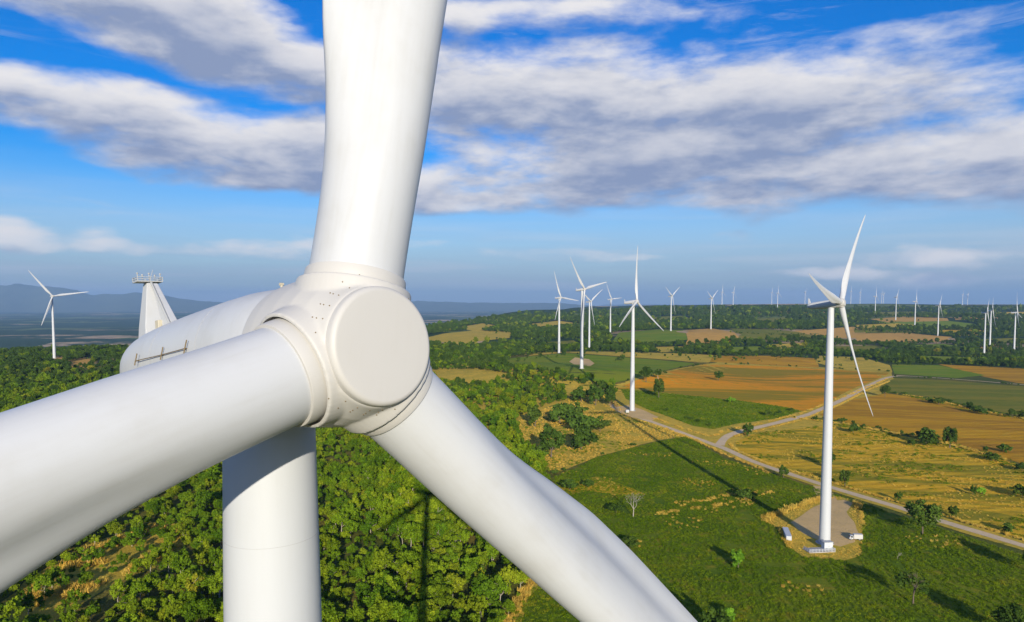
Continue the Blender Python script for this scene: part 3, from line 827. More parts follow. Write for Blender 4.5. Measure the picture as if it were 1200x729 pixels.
def mast_strut():
    def b(bm):
        vs = []
        for h, s0, s1, l0, l1 in ((1.25, 9.75, 10.7, -0.10, 0.16), (3.08, 11.78, 11.93, 0.04, 0.20)):
            vs.append([bm.verts.new(p) for p in ((l0, s0, h), (l1, s0, h), (l1, s1, h), (l0, s1, h))])
        for i in range(4):
            bm.faces.new((vs[0][i], vs[0][(i + 1) % 4], vs[1][(i + 1) % 4], vs[1][i]))
        bm.faces.new(vs[0][::-1]); bm.faces.new(vs[1])
        bmesh.ops.bevel(bm, geom=list(bm.edges), offset=0.02, segments=2, affect='EDGES')
        bmesh.ops.recalc_face_normals(bm, faces=bm.faces)
    return bm_mesh('mast_strut', b, 40)
ME['fin'] = mast_fin(); ME['strut'] = mast_strut()
def platform(bm):
    box_bm(bm, (-0.02, 12.1, 3.16), (0.84, 0.5, 0.04))
    for h in (3.24, 3.31):
        for y in (11.86, 12.34): box_bm(bm, (-0.02, y, h), (0.84, 0.018, 0.018))
        for x in (-0.43, 0.39): box_bm(bm, (x, 12.1, h), (0.018, 0.46, 0.018))
    for x in (-0.43, -0.02, 0.39):
        for y in (11.86, 12.34): box_bm(bm, (x, y, 3.25), (0.022, 0.022, 0.14))
ME['platform'] = bm_mesh('platform', platform)
def rot_part(o, spin):
    o.location = (0, -OVER * math.cos(TILT), HUB_Z)
    o.rotation_euler = (Matrix.Rotation(-TILT, 4, 'X') @ Matrix.Rotation(spin, 4, 'Y')).to_euler()
def turbine(loc, yaw, phi, label, near=False, base=True, lamp=False):
    t = empty('wind_turbine', loc, R(yaw))
    tag(t, label, 'wind turbine', 'white wind turbines of the wind farm')
    tw = link('tower', ME['tower'], M_TOWER, t)
    if near:
        z_ = HUB_Z - 5.2; t_ = 1 - z_ / (HUB_Z - 1.9); r_ = TOP_R + (BASE_R - TOP_R) * t_ ** 0.86
        v_, f_ = lathe([(z_ - 0.006, r_ - 0.01), (z_ - 0.005, r_ + 0.003), (z_ + 0.005, r_ + 0.003), (z_ + 0.006, r_ - 0.01)], 64, 'Z', False)
        link('flange_seam', np_mesh('flange_seam', np.array(v_), f_), M_SEAM, tw)
    nac = link('nacelle', ME['nacelle'], M_WHITE, t); rot_part(nac, 0)
    fin = link('tail_mast', ME['fin'], M_WHITE, nac)
    sp = link('spinner', ME['spin_hi'] if near else ME['spin_lo'], M_CREAM, t); rot_part(sp, R(phi))
    link('nose_cap', ME['cap'], M_CREAM, sp)
    for k in range(3):
        b = link('blade', ME['blade'], M_WHITE, t); rot_part(b, R(phi + 120 * k))
        if near:
            link('root_ring', ME['ring'], M_CREAM, b)
    if near:
        link('mast_strut', ME['strut'], M_WHITE, nac)
        link('strut_shade_bar', bm_mesh('strut_shade_bar', lambda bm: bar_bm(bm, (-0.15, 9.85, 1.3), (0.0, 11.84, 3.1), 0.045)), M_STEEL, nac)  # added grey bar, stands in for the dark shaded side of strut and fin
        link('mast_platform', ME['platform'], M_STEEL, nac)
        for x, h in ((-0.40, 0.20), (-0.24, 0.14), (-0.02, 0.20), (0.17, 0.14), (0.35, 0.19)):
            def sens(bm, x=x, h=h):
                bar_bm(bm, (x, 11.95, 3.2), (x, 11.95, 3.22 + h), 0.014)
                bmesh.ops.create_uvsphere(bm, u_segments=10, v_segments=6, radius=0.035, matrix=Matrix.Translation((x, 11.95, 3.24 + h)))
            link('wind_sensor', bm_mesh('wind_sensor', sens, 40), M_STEEL, nac)
        link('lightning_rod', bm_mesh('lightning_rod', lambda bm: bar_bm(bm, (0.1, 12.3, 3.2), (0.28, 12.4, 3.65), 0.010)), M_STEEL, nac)
        link('service_box', bm_mesh('service_box', lambda bm: box_bm(bm, (-0.02, 11.05, 1.53), (0.36, 0.3, 0.36), bev=0.02)), M_BEIGE, nac)
        for s in (4.35, 8.1):
            link('panel_seam', seam_mesh(s), M_SEAM, nac)
        # safety rail along the side: rod with three brackets
        P = [Vector((-1.53 - 0.07, 9.05, 0.30)), Vector((-1.66, 6.76, 0.355)), Vector((-1.75, 4.85, 0.42))]
        link('safety_rail', bm_mesh('safety_rail', lambda bm: (bar_bm(bm, P[0], P[1], 0.014), bar_bm(bm, P[1], P[2], 0.014)), 40), M_RUST, nac)
        for p in P:
            link('rail_bracket', bm_mesh('rail_bracket', lambda bm, p=p: (bar_bm(bm, p + Vector((-0.02, 0, -0.13)), p + Vector((0.03, -0.12, 0.22)), 0.017), bar_bm(bm, p, p + Vector((0.2, 0, 0)), 0.015))), M_RUST, nac)
        # lifting eye on the shoulder of the nacelle
        link('lifting_eye', bm_mesh('lifting_eye', lambda bm: (bar_bm(bm, (-0.25, 2.3, 1.68), (-0.25, 2.3, 1.84), 0.035), bar_bm(bm, (-0.30, 2.3, 1.82), (-0.20, 2.3, 1.82), 0.04))), M_BEIGE, nac)
        # bolts round the seam between nose cap and hub shell
        bv = BVHTree.FromPolygons([v_.co[:] for v_ in ME['spin_hi'].vertices], [p_.vertices[:] for p_ in ME['spin_hi'].polygons])
        for k in range(27):
            a = 2 * math.pi * (k + 0.5) / 27
            for L in (1.13, 0.98, 0.90):
                d_ = Vector((math.cos(a), 0, math.sin(a)))
                hit, nrm, _, _ = bv.ray_cast(Vector((0, -L, 0)) + d_ * 2.6, -d_)
                if hit is None or math.hypot(hit.x, hit.z) > 1.66: continue
                o = link('bolt', bolt_me, M_RUST, sp)
                o.location = hit; o.rotation_euler = nrm.to_track_quat('Z', 'Y').to_euler()
        link('yaw_collar', smooth_mesh(np_mesh('yaw_collar', *[np.array(x) if i == 0 else x for i, x in enumerate(lathe([(HUB_Z - 2.3, TOP_R + 0.06), (HUB_Z - 1.5, TOP_R + 0.06)], 56))])), M_TOWER, t)
    else:
        link('yaw_collar', ME.setdefault('yaw', smooth_mesh(np_mesh('yaw_collar', *[np.array(x) if i == 0 else x for i, x in enumerate(lathe([(HUB_Z - 2.3, TOP_R + 0.06), (HUB_Z - 1.2, TOP_R + 0.06)], 32))]))), M_TOWER, t)
    if base:
        if 'base' not in ME:
            v, f = lathe([(-1.5, 3.6), (0.28, 3.5), (0.34, 3.4), (0.35, 2.2)], 40)
            ME['base'] = smooth_mesh(np_mesh('foundation', np.array(v), f), 30)
        link('foundation', ME['base'], M_CONC, t)
    return t
turbine((-6.577, 18.37, 0.0), 46.89, 13.95, 'huge close-up turbine hub filling the left half of the view', near=True)
TL = {
    'R': 'largest whole turbine, standing on a gravel pad beside the road in the green field',
    'C': 'second largest whole turbine, at the bend of the gravel track, one blade straight up',
    'B': 'turbine on a round gravel pad in the far green field',
    'A': 'turbine left of the one on the round pad, at the field edge',
    'D': 'turbine just right of the round pad turbine, two blades raised in a V',
    'E': 'turbine at the left end of the distant green field on the slope',
    'L': 'lone turbine above the forest at the far left',
    'F': 'distant turbine between the sloping green field and orange soil, blades in a Y',
    'G': 'distant turbine at the top of the orange soil patch, blades in a Y',
    'H': 'left one of two small turbines on the ridge beyond the orange soil patch',
    'I': 'right one of two small turbines on the ridge beyond the orange soil patch',
    'J': 'taller of the two tiny turbines left of the largest whole turbine',
    'K': 'smaller of the two tiny turbines left of the largest whole turbine',
    'N': 'tiny turbine just left of the nacelle of the largest whole turbine',
    'O': 'tiny turbine right behind the rotor of the largest whole turbine',
    'M': 'tiny turbine a little right of the rotor of the largest whole turbine',
    'R1': 'first and smallest turbine of the receding row on the right',
    'R2': 'second turbine from the left in the receding row on the right',
    'R3': 'third turbine of the receding row on the right, with one blade straight up',
    'R4': 'fourth and tallest turbine of the receding row on the right',
    'R5': 'front turbine of the overlapping pair near the right edge',
    'R6': 'rear turbine of the overlapping pair near the right edge',
    'R7': 'rightmost turbine, at the edge of the picture with one blade straight up',
    'P': 'left one of two faint tiny turbines behind the receding row', 'Q': 'right one of two faint tiny turbines behind the receding row',
    'S': 'left one of two faintest turbines on the right horizon', 'T': 'right one of two faintest turbines on the right horizon',
}
for key, x, y, h, yaw, phi in TURB:
    z = float(terrain(np.array([x]), np.array([y]))[0])
    turbine((x, y, z if key not in 'BGFIHJKM' else z), yaw, phi, TL[key], base=(y < 2600))

# ------------------------------------------------------------------ tree and bush meshes
rng = np.random.default_rng(11)
def leaves(cent, nrm, size, rng, aspect=0.62):
    """one kite-shaped leaf spray per centre"""
    n = len(cent)
    t = rng.normal(size=(n, 3)); t -= (t * nrm).sum(1)[:, None] * nrm; t /= np.linalg.norm(t, axis=1)[:, None] + 1e-9
    b = np.cross(nrm, t)
    s = size[:, None]
    v = np.stack([cent + t * s, cent + b * s * aspect + nrm * s * 0.15, cent - t * s * 0.9, cent - b * s * aspect - nrm * s * 0.12], 1).reshape(-1, 3)
    f = np.arange(4 * n).reshape(n, 4)
    return v, f
def tone_attr(me, vals, per=4):
    a = me.attributes.new('tone', 'FLOAT', 'POINT')
    a.data.foreach_set('value', np.repeat(vals, per).astype(np.float32))
def crown_mesh(name, seed, w, h, base, lobes, nleaf, leaf, upright=0.0, sparse=0.0):
    r = np.random.default_rng(seed)
    L = []
    for k in range(lobes):
        while True:
            p = r.uniform(-1, 1, 3)
            if p @ p < 1: break
        c = np.array([p[0] * w * 0.39, p[1] * w * 0.39, base + h * (0.5 + 0.38 * p[2])])
        rel = 1 - 0.45 * abs(p[2])
        L.append((c, np.array([w * r.uniform(0.11, 0.22) * rel, w * r.uniform(0.11, 0.22) * rel, h * r.uniform(0.10, 0.20)]), r.uniform(0.15, 0.85)))
    wts = np.array([l[1].prod() ** 0.67 for l in L]); wts /= wts.sum()
    idx = r.choice(len(L), nleaf, p=wts)
    d = r.normal(size=(nleaf, 3)); d /= np.linalg.norm(d, axis=1)[:, None]
    d[:, 2] = np.where((d[:, 2] < -0.3) & (r.random(nleaf) < 0.6), -d[:, 2], d[:, 2])
    rad = r.uniform(0.55 if sparse == 0 else 0.2, 1.12, nleaf)
    C = np.stack([l[0] for l in L])[idx] + d * np.stack([l[1] for l in L])[idx] * rad[:, None]
    nn = d + r.normal(size=d.shape) * 0.55; nn[:, 2] += 0.25
    nn /= np.linalg.norm(nn, axis=1)[:, None]
    size = leaf * r.uniform(0.6, 1.45, nleaf)
    v, f = leaves(C, nn, size, r)
    me = np_mesh(name, v, f)
    tone = np.clip(np.array([l[2] for l in L])[idx] * 0.55 + r.random(nleaf) * 0.45, 0, 1)
    tone_attr(me, tone)
    return me
def limb(V, Fc, a, b, ra, rb, n=6):
    a, b = np.array(a, float), np.array(b, float); d = b - a; d /= np.linalg.norm(d)
    t = np.cross(d, [0.3, 0.9, 0.2]); t /= np.linalg.norm(t); s = np.cross(d, t)
    o = len(V)
    for p, r in ((a, ra), (b, rb)):
        for i in range(n):
            an = 2 * math.pi * i / n
            V.append(p + (t * math.cos(an) + s * math.sin(an)) * r)
    for i in range(n):
        Fc.append((o + i, o + (i + 1) % n, o + n + (i + 1) % n, o + n + i))
def trunk_mesh(name, seed, w, h, base, rad=0.2):
    r = np.random.default_rng(seed); V = []; Fc = []
    p = np.array([0, 0, -0.4]); n = 4; q = p
    for k in range(n):
        q = np.array([r.normal() * 0.12 * k, r.normal() * 0.12 * k, (base + h * 0.45) * (k + 1) / n])
        limb(V, Fc, p, q, rad * (1.25 - 0.22 * k), rad * (1.25 - 0.22 * (k + 1)))
        if k >= 1:
            for _ in range(2):
                a = r.uniform(0, 6.28); e = q + np.array([math.cos(a) * w * 0.3, math.sin(a) * w * 0.3, h * r.uniform(0.15, 0.35)])
                limb(V, Fc, q, e, rad * 0.5, rad * 0.12, 5)
        p = q
    return np_mesh(name, np.array(V), [tuple(x) for x in Fc], True)
def bare_mesh(name, seed, h, spread, depth=5):
    r = np.random.default_rng(seed); V = []; Fc = []
    def grow(p, d, ln, rad, lev):
        e = p + d * ln
        limb(V, Fc, p, e, rad, rad * 0.65, 5 if lev < 3 else 3)
        if lev >= depth: return
        for _ in range(3 if lev < 3 else 2):
            nd = d + r.normal(size=3) * 0.55 * spread; nd[2] += 0.12; nd /= np.linalg.norm(nd)
            grow(e, nd, ln * r.uniform(0.62, 0.82), rad * 0.6, lev + 1)
    grow(np.array([0, 0, -0.3]), np.array([0.05, 0.02, 1.0]), h * 0.30, 0.20, 0)
    return np_mesh(name, np.array(V), [tuple(x) for x in Fc], True)

FT = []   # forest tree kinds: crown mesh, trunk mesh
for k, (w, h, base, lob, nl, lf) in enumerate([(8.0, 6.5, 2.2, 26, 1900, 0.33), (7.0, 8.2, 2.2, 24, 1800, 0.32), (9.6, 6.0, 2.8, 30, 2100, 0.34), (6.2, 6.6, 1.6, 18, 1400, 0.32), (7.6, 7.4, 2.8, 15, 1100, 0.34), (5.6, 4.4, 0.8, 14, 1100, 0.30)]):
    FT.append((crown_mesh('crown', 100 + k, w, h, base, lob, nl, lf, sparse=0.3 if k == 4 else 0), trunk_mesh('trunk', 200 + k, w, h, base, 0.17)))
UP = [(crown_mesh('crown', 130 + k, w, h, b, lob, nl, lf), trunk_mesh('trunk', 230 + k, w, h, b, 0.2)) for k, (w, h, b, lob, nl, lf) in enumerate([(6.0, 10.0, 0.5, 28, 2100, 0.34), (8.5, 8.8, 1.6, 28, 2200, 0.36), (10.5, 8.5, 2.0, 34, 2500, 0.36)])]
BUSH = [(crown_mesh('crown', 160 + k, w, h, 0.0, lob, nl, lf), trunk_mesh('trunk', 260 + k, w * 0.6, h * 0.7, 0.3, 0.09)) for k, (w, h, lob, nl, lf) in enumerate([(4.2, 3.4, 16, 1000, 0.26), (5.6, 3.6, 20, 1200, 0.28), (3.2, 4.2, 14, 900, 0.24)])]
SPARSE = (crown_mesh('crown', 171, 8.0, 6.5, 2.2, 9, 520, 0.34, sparse=0.5), bare_mesh('trunk', 172, 8.5, 0.9, 4))
BARE = [bare_mesh('branches', 180 + k, 9.0, 0.95, 5) for k in range(2)]
for a_, b_ in FT: a_.materials.append(M_LEAF); b_.materials.append(M_PALEBARK)
for a_, b_ in UP + [SPARSE]: a_.materials.append(M_LEAF_F); b_.materials.append(M_BARK)
for a_, b_ in BUSH: a_.materials.append(M_LEAF_F); b_.materials.append(M_BARK)
for a_ in BARE: a_.materials.append(M_PALEBARK)

def tree(pair, loc, scale, rz, label, cat='tree', group=None, name='tree', mat=None):
    t = empty(name, loc, rz); t.scale = scale if hasattr(scale, '__len__') else (scale,) * 3
    tag(t, label, cat, group)
    link('trunk', pair[1], None, t)
    c = link('crown', pair[0], None, t)
    if mat is not None:
        c.material_slots[0].link = 'OBJECT'; c.material_slots[0].material = mat
    return t, c

# ------------------------------------------------------------------ single trees and bushes in the fields
# px of the foot, height in px, kind, label
def px_scale(p, hpx, mesh_h):
    d = p.y * math.cos(PITCH) + CAM_H * math.sin(PITCH)
    return hpx * d / FPX / mesh_h
SINGLE = [
    (772, 466, 26, ('U', 0), 'dark upright oval tree at the edge of the bright green strip', None),
    (757, 448, 20, ('U', 1), 'broad dark tree left of the upright oval tree, by the field path', None),
    (771, 444, 14, ('F', 3), 'small tree squeezed behind the upright oval tree', None),
    (842, 446, 12, ('U', 2), 'lone round tree in the middle of the orange field', None),
    (857, 472, 7, ('B', 1), 'low yellow-green bush at the lower edge of the orange field', 'L'),
    (877, 511, 17, ('B', 2), 'dark round bush at the road fork', None),
    (899, 487, 9, ('B', 0), 'bush at the right end of the bright green strip', None),
    (918, 560, 16, ('B', 2), 'dark bush beside the road left of the largest whole turbine', None),
    (874, 586, 14, ('B', 1), 'low dark bush lying in the turbine tower shadow', None),
    (865, 665, 24, ('B', 2), 'small bright green tree alone in the front green field', 'L'),
    (854, 727, 18, ('B', 0), 'light green bush at the bottom edge of the front field', 'L'),
    (1081, 626, 42, ('U', 2), 'large spreading tree beside the gravel road right of the turbine pad', None),
    (1070, 708, 42, ('S', 0), 'sparse thin-leaved tree low in the right green field', None),
    (990, 570, 22, ('U', 0), 'narrow dark tree on the far side of the road behind the tower base', None),
    (972, 548, 22, ('B', 2), 'bush half hidden behind the largest whole turbine tower', None),
    (1000, 507, 12, ('B', 0), 'bush in the hedge strip just right of the largest tower', None),
    (1037, 465, 15, ('U', 1), 'dark tree at the corner where the right road meets the hedge', None),
    (1085, 521, 24, ('B', 0), 'broad bush-like tree, left one of a pair in the middle hedge', None),
    (1113, 525, 28, ('U', 0), 'tall dense tree, right one of a pair in the middle hedge', None),
    (1069, 522, 9, ('B', 0), 'small bush left of the hedge pair', None),
    (1177, 530, 12, ('B', 0), 'round bush at the right part of the middle hedge', None),
    (1162, 540, 11, ('B', 1), 'bush below the round bush at the right of the middle hedge', None),
    (1155, 530, 8, ('B', 2), 'smallest bush at the right of the middle hedge', None),
    (1198, 552, 10, ('B', 1), 'bush at the right picture edge in the middle hedge', None),
    (1140, 580, 12, ('B', 2), 'left bush of two on the stubble near the right edge', None),
    (1150, 579, 10, ('B', 0), 'right bush of two on the stubble near the right edge', 'L'),
    (1198, 583, 16, ('B', 1), 'dark bush at the right edge of the stubble field', None),
    (1118, 606, 15, ('B', 2), 'slim bush on the road verge right of the spreading tree', None),
    (1180, 624, 14, ('B', 0), 'bush on the road verge near the right edge', None),
    (1053, 587, 12, ('B', 2), 'small bush on the road verge left of the spreading tree', None),
    (1100, 474, 9, ('B', 1), 'left bush of the upper hedge under the dull green field', None),
    (1090, 472, 8, ('B', 0), 'leftmost low bush of the upper hedge under the dull green field', None),
    (1136, 482, 13, ('U', 0), 'tallest shrub of the upper hedge under the dull green field', None),
    (1145, 484, 9, ('B', 1), 'bush right of the tallest shrub in the upper hedge', None),
    (1154, 486, 9, ('B', 0), 'third bush from the right in the upper hedge', None),
    (1186, 490, 12, ('U', 1), 'second bush from the right in the upper hedge', None),
    (1199, 490, 10, ('B', 1), 'last bush of the upper hedge at the right edge', None),
    (738, 642, 15, ('B', 1), 'bush just above the edge of the lower right blade', None),
    (722, 601, 12, ('B', 1), 'low dark shrub left of the bare grey tree', None),
    (668, 574, 16, ('B', 0), 'shrub on the brown patch at the left end of the green field', None),
    (690, 571, 10, ('B', 1), 'smaller shrub on the brown patch at the left of the green field', None),
    (838, 752, 42, ('B', 2), 'tree below the bottom edge throwing its shadow beside the lower blade', None),
    (1213, 674, 40, ('U', 1), 'tree beyond the right edge throwing a long shadow below the road', None),
    (1182, 748, 46, ('U', 1), 'tree below the bottom right corner throwing its shadow into the field', None),
    # golden field bushes
    (627, 500, 28, ('B', 2), 'upright bush at the left side of the golden field', None),
    (656, 496, 29, ('B', 0), 'large round bush in the middle of the golden field', None),
    (673, 491, 20, ('B', 1), 'round bush just right of the large one in the golden field', None),
    (646, 536, 42, ('B', 2), 'largest dark bush at the bottom of the golden field', None),
    (681, 527, 33, ('B', 0), 'ragged bush right of the largest dark bush', None),
    (684, 506, 23, ('B', 1), 'bush in the middle of the golden field cluster', None),
    (703, 506, 18, ('B', 1), 'rightmost round bush of the golden field cluster', None),
    (679, 500, 18, ('B', 0), 'small dark bush above the golden field cluster', None),
    (698, 475, 27, ('B', 2), 'upright tree at the top of the golden field', None),
    (681, 471, 18, ('B', 1), 'bush left of the upright tree at the top of the golden field', None),
    (715, 476, 24, ('U', 0), 'dark tree standing in the turbine shadow by the track', None),
    (707, 462, 18, ('U', 1), 'dark tree behind the one in the turbine shadow', None),
    (629, 541, 18, ('B', 1), 'grey-green bush at the left foot of the golden field', None),
]
KIND = {'U': UP, 'F': FT, 'B': BUSH, 'S': [SPARSE]}
KH = {'U': [10.8, 10.7, 10.7], 'F': [9.1, 10.1, 9.2, 8.2, 10.4, 5.6], 'B': [3.4, 3.6, 4.2], 'S': [8.7]}
single_xy = []
up_crowns = {}
bush_crowns = {}
for px, py, hp, (kd, ki), label, mt in SINGLE:
    p = at(px, py)
    sc = px_scale(p, hp, KH[kd][ki])
    single_xy.append((p.x, p.y))
    w = random.uniform(0.95, 1.15)
    _, cr_ = tree(KIND[kd][ki], p, (sc * w, sc * w, sc), random.uniform(0, 6.28), label, 'bush' if kd == 'B' else 'tree', 'trees and bushes scattered over the fields', 'bush' if kd == 'B' else 'tree', M_LEAF_L if mt == 'L' else M_LEAF_F)
    if kd == 'U': up_crowns[ki] = cr_
    if kd == 'B' and mt is None: bush_crowns[ki] = cr_
for k, (px, py, hp, label) in enumerate([(742, 606, 34, 'bare grey leafless tree in the green field above the lower blade'), (1052, 655, 10, 'short bare sapling at the right edge of the gravel pad')]):
    p = at(px, py); t = empty('bare_tree', p, k * 2.0); s_ = px_scale(p, hp, 9.0); t.scale = (s_,) * 3
    tag(t, label, 'tree', 'trees and bushes scattered over the fields')
    link('branches', BARE[k], None, t)

# ------------------------------------------------------------------ forest
FOREST = [  # px outline, share of the ground covered, size factor
    ([(560, 380), (1400, 372), (1400, 430), (1000, 426), (830, 424), (600, 424)], 0.035, 0.9),
    ([(-500, 411), (0, 411), (140, 408), (340, 404), (500, 423), (505, 447), (560, 452), (600, 448), (660, 452), (664, 470), (640, 476), (605, 493), (608, 520), (640, 548), (645, 600), (640, 650), (618, 680), (600, 722), (570, 800), (540, 1500), (-700, 1500)], 0.97, 1.0),
    ([(500, 404), (560, 405), (640, 398), (655, 411), (640, 414), (600, 418), (590, 430), (500, 433)], 0.72, 1.0),
    ([(500, 425), (580, 428), (640, 434), (700, 448), (722, 456), (720, 470), (700, 452), (672, 450), (600, 448), (560, 433), (500, 434)], 0.85, 0.9),
    ([(640, 400), (700, 402), (800, 405), (870, 399), (960, 398), (1000, 402), (1000, 416), (900, 416), (835, 416), (790, 413), (700, 411), (650, 411)], 0.88, 1.0),
    ([(440, 392), (500, 384), (560, 376), (610, 369), (700, 365), (800, 362), (960, 361), (1000, 366), (1000, 383), (930, 387), (860, 385), (800, 386), (725, 389), (700, 395), (640, 399), (600, 397), (560, 386), (520, 390), (440, 400)], 0.96, 1.0),
    ([(960, 402), (1060, 403), (1120, 400), (1200, 397), (1400, 398), (1400, 434), (1200, 431), (1100, 427), (1045, 426), (1010, 418), (960, 416)], 0.9, 0.9),
    ([(1000, 361), (1400, 361), (1400, 398), (1200, 397), (1120, 395), (1000, 388)], 0.55, 1.0),
    ([(500, 447), (560, 452), (600, 448), (660, 452), (664, 470), (640, 476), (605, 493), (608, 520), (560, 500), (520, 470)], 0.80, 1.0),
    ([(-60, 745), (20, 690), (60, 662), (108, 636), (150, 622), (200, 606), (235, 622), (190, 662), (140, 680), (60, 730)], 0.62, 0.8),
    ([(75, 425), (112, 418), (150, 424), (120, 440), (85, 440)], 0.5, 0.8),
    ([(690, 396), (715, 391), (716, 402), (700, 403)], 0.9, 1.0),
]
CLEAR = [  # clearings inside the woods
    [(495, 398), (520, 392), (560, 388), (600, 390), (598, 396), (560, 400), (530, 403)], [(500, 437), (530, 434), (575, 435), (598, 440), (590, 446), (540, 449), (505, 445)],
    [(715, 403), (725, 390), (770, 386), (806, 387), (806, 398), (770, 402)], [(803, 387), (862, 388), (868, 398), (830, 404), (800, 406)], [(862, 386), (960, 391), (965, 396), (870, 398)],
    [(930, 389), (1000, 384), (1012, 389), (1008, 395), (965, 396)], [(1000, 391), (1115, 395), (1118, 400), (1005, 400)], [(1000, 381), (1075, 380), (1070, 384), (1010, 386)], [(1020, 373), (1112, 373), (1145, 380), (1130, 386), (1020, 378)],
    [(1100, 387), (1165, 388), (1110, 392)], [(52, 421), (70, 419), (78, 423), (66, 427)], [(85, 424), (110, 421), (108, 427), (82, 433)], FIELD_STRAW, FIELD_GREEN_FRONT,
]
for p_, m_ in FARPATCH: CLEAR.append(p_)
PADS = [(t[1], t[2], 16 if t[2] < 2600 else 24) for t in TURB] + [(-6.6, 18.4, 10)]
def forest_points():
    out = []
    for y0, y1, sp, sc in ((120, 420, 3.9, 0.70), (420, 800, 4.3, 0.74), (800, 1500, 6.0, 0.88), (1500, 2900, 11.0, 1.25), (2900, 6500, 22.0, 2.0)):
        half = y1 * 0.95 + 60
        gx, gy = np.meshgrid(np.arange(-half, half, sp), np.arange(y0, y1, sp))
        gx = gx.ravel(); gy = gy.ravel()
        keep = np.abs(gx) < gy * 0.95 + 60
        gx, gy = gx[keep], gy[keep]
        gx = gx + rng.uniform(-0.5, 0.5, gx.shape) * sp * 0.95; gy = gy + rng.uniform(-0.5, 0.5, gy.shape) * sp * 0.95
        z = terrain(gx, gy)
        u, v = project(gx, gy, z)
        cov = np.zeros(gx.shape); fac = np.ones(gx.shape)
        for poly, c, s in FOREST:
            k = inside(poly, u, v); cov[k] = c; fac[k] = s
        for poly in CLEAR:
            cov[inside(poly, u, v)] *= 0.02
        gap = vnoise(gx, gy, 26.0 + sp * 3, 9)
        cov = cov - np.where(gap > 0.82, 0.35, 0.0) * (gy < 1500)
        for px_, py_, rad in PADS:
            cov[np.hypot(gx - px_, gy - py_) < rad] = 0
        k = rng.random(gx.shape) < cov
        size = sc * fac[k] * np.where(rng.random(k.sum()) < 0.25, rng.uniform(1.1, 1.75, k.sum()), rng.uniform(0.45, 1.05, k.sum()))
        # low scrub in the more open, dry parts
        size *= np.where(gap[k] > 0.66, 0.75, 1.0)
        out.append(np.stack([gx[k], gy[k], z[k], size, u[k], v[k]], 1))
    return np.vstack(out)
FP = forest_points()
# which of them the photograph shows largest: the nearest ones not behind the big turbine
BLOCK = [[(0, 473), (150, 430), (310, 375), (360, 496), (280, 528), (140, 612), (0, 703)], [(264, 495), (368, 495), (376, 900), (262, 900)], [(430, 509), (505, 437), (633, 541), (700, 608), (812, 729), (900, 830), (800, 840), (681, 729)],
         [(147, 430), (165, 395), (330, 342), (500, 340), (500, 500), (390, 510)]]
seen = (FP[:, 4] > 5) & (FP[:, 4] < 1195) & (FP[:, 5] > 365) & (FP[:, 5] < 735)
for b in BLOCK:
    seen &= ~inside(b, FP[:, 4], FP[:, 5] - 8)
appar = np.where(seen, FP[:, 3] / FP[:, 1], 0)
order = np.argsort(-appar)
single_n = 235
near_idx = order[:single_n]
rest = np.ones(len(FP), bool); rest[near_idx] = False
protos = {}
for i in near_idx:
    x, y, z, s, u, v = FP[i]
    k = int(rng.integers(0, 6))
    t, c = tree(FT[k], (x, y, z - 0.1), (s * rng.uniform(0.9, 1.12), s * rng.uniform(0.9, 1.12), s * rng.uniform(0.85, 1.15)), rng.uniform(0, 6.28), 'leafy green forest tree in the dense wood below the big hub', 'tree', 'trees of the forest below the hub', 'forest_tree')
    if k not in protos:
        protos[k] = (c, t)

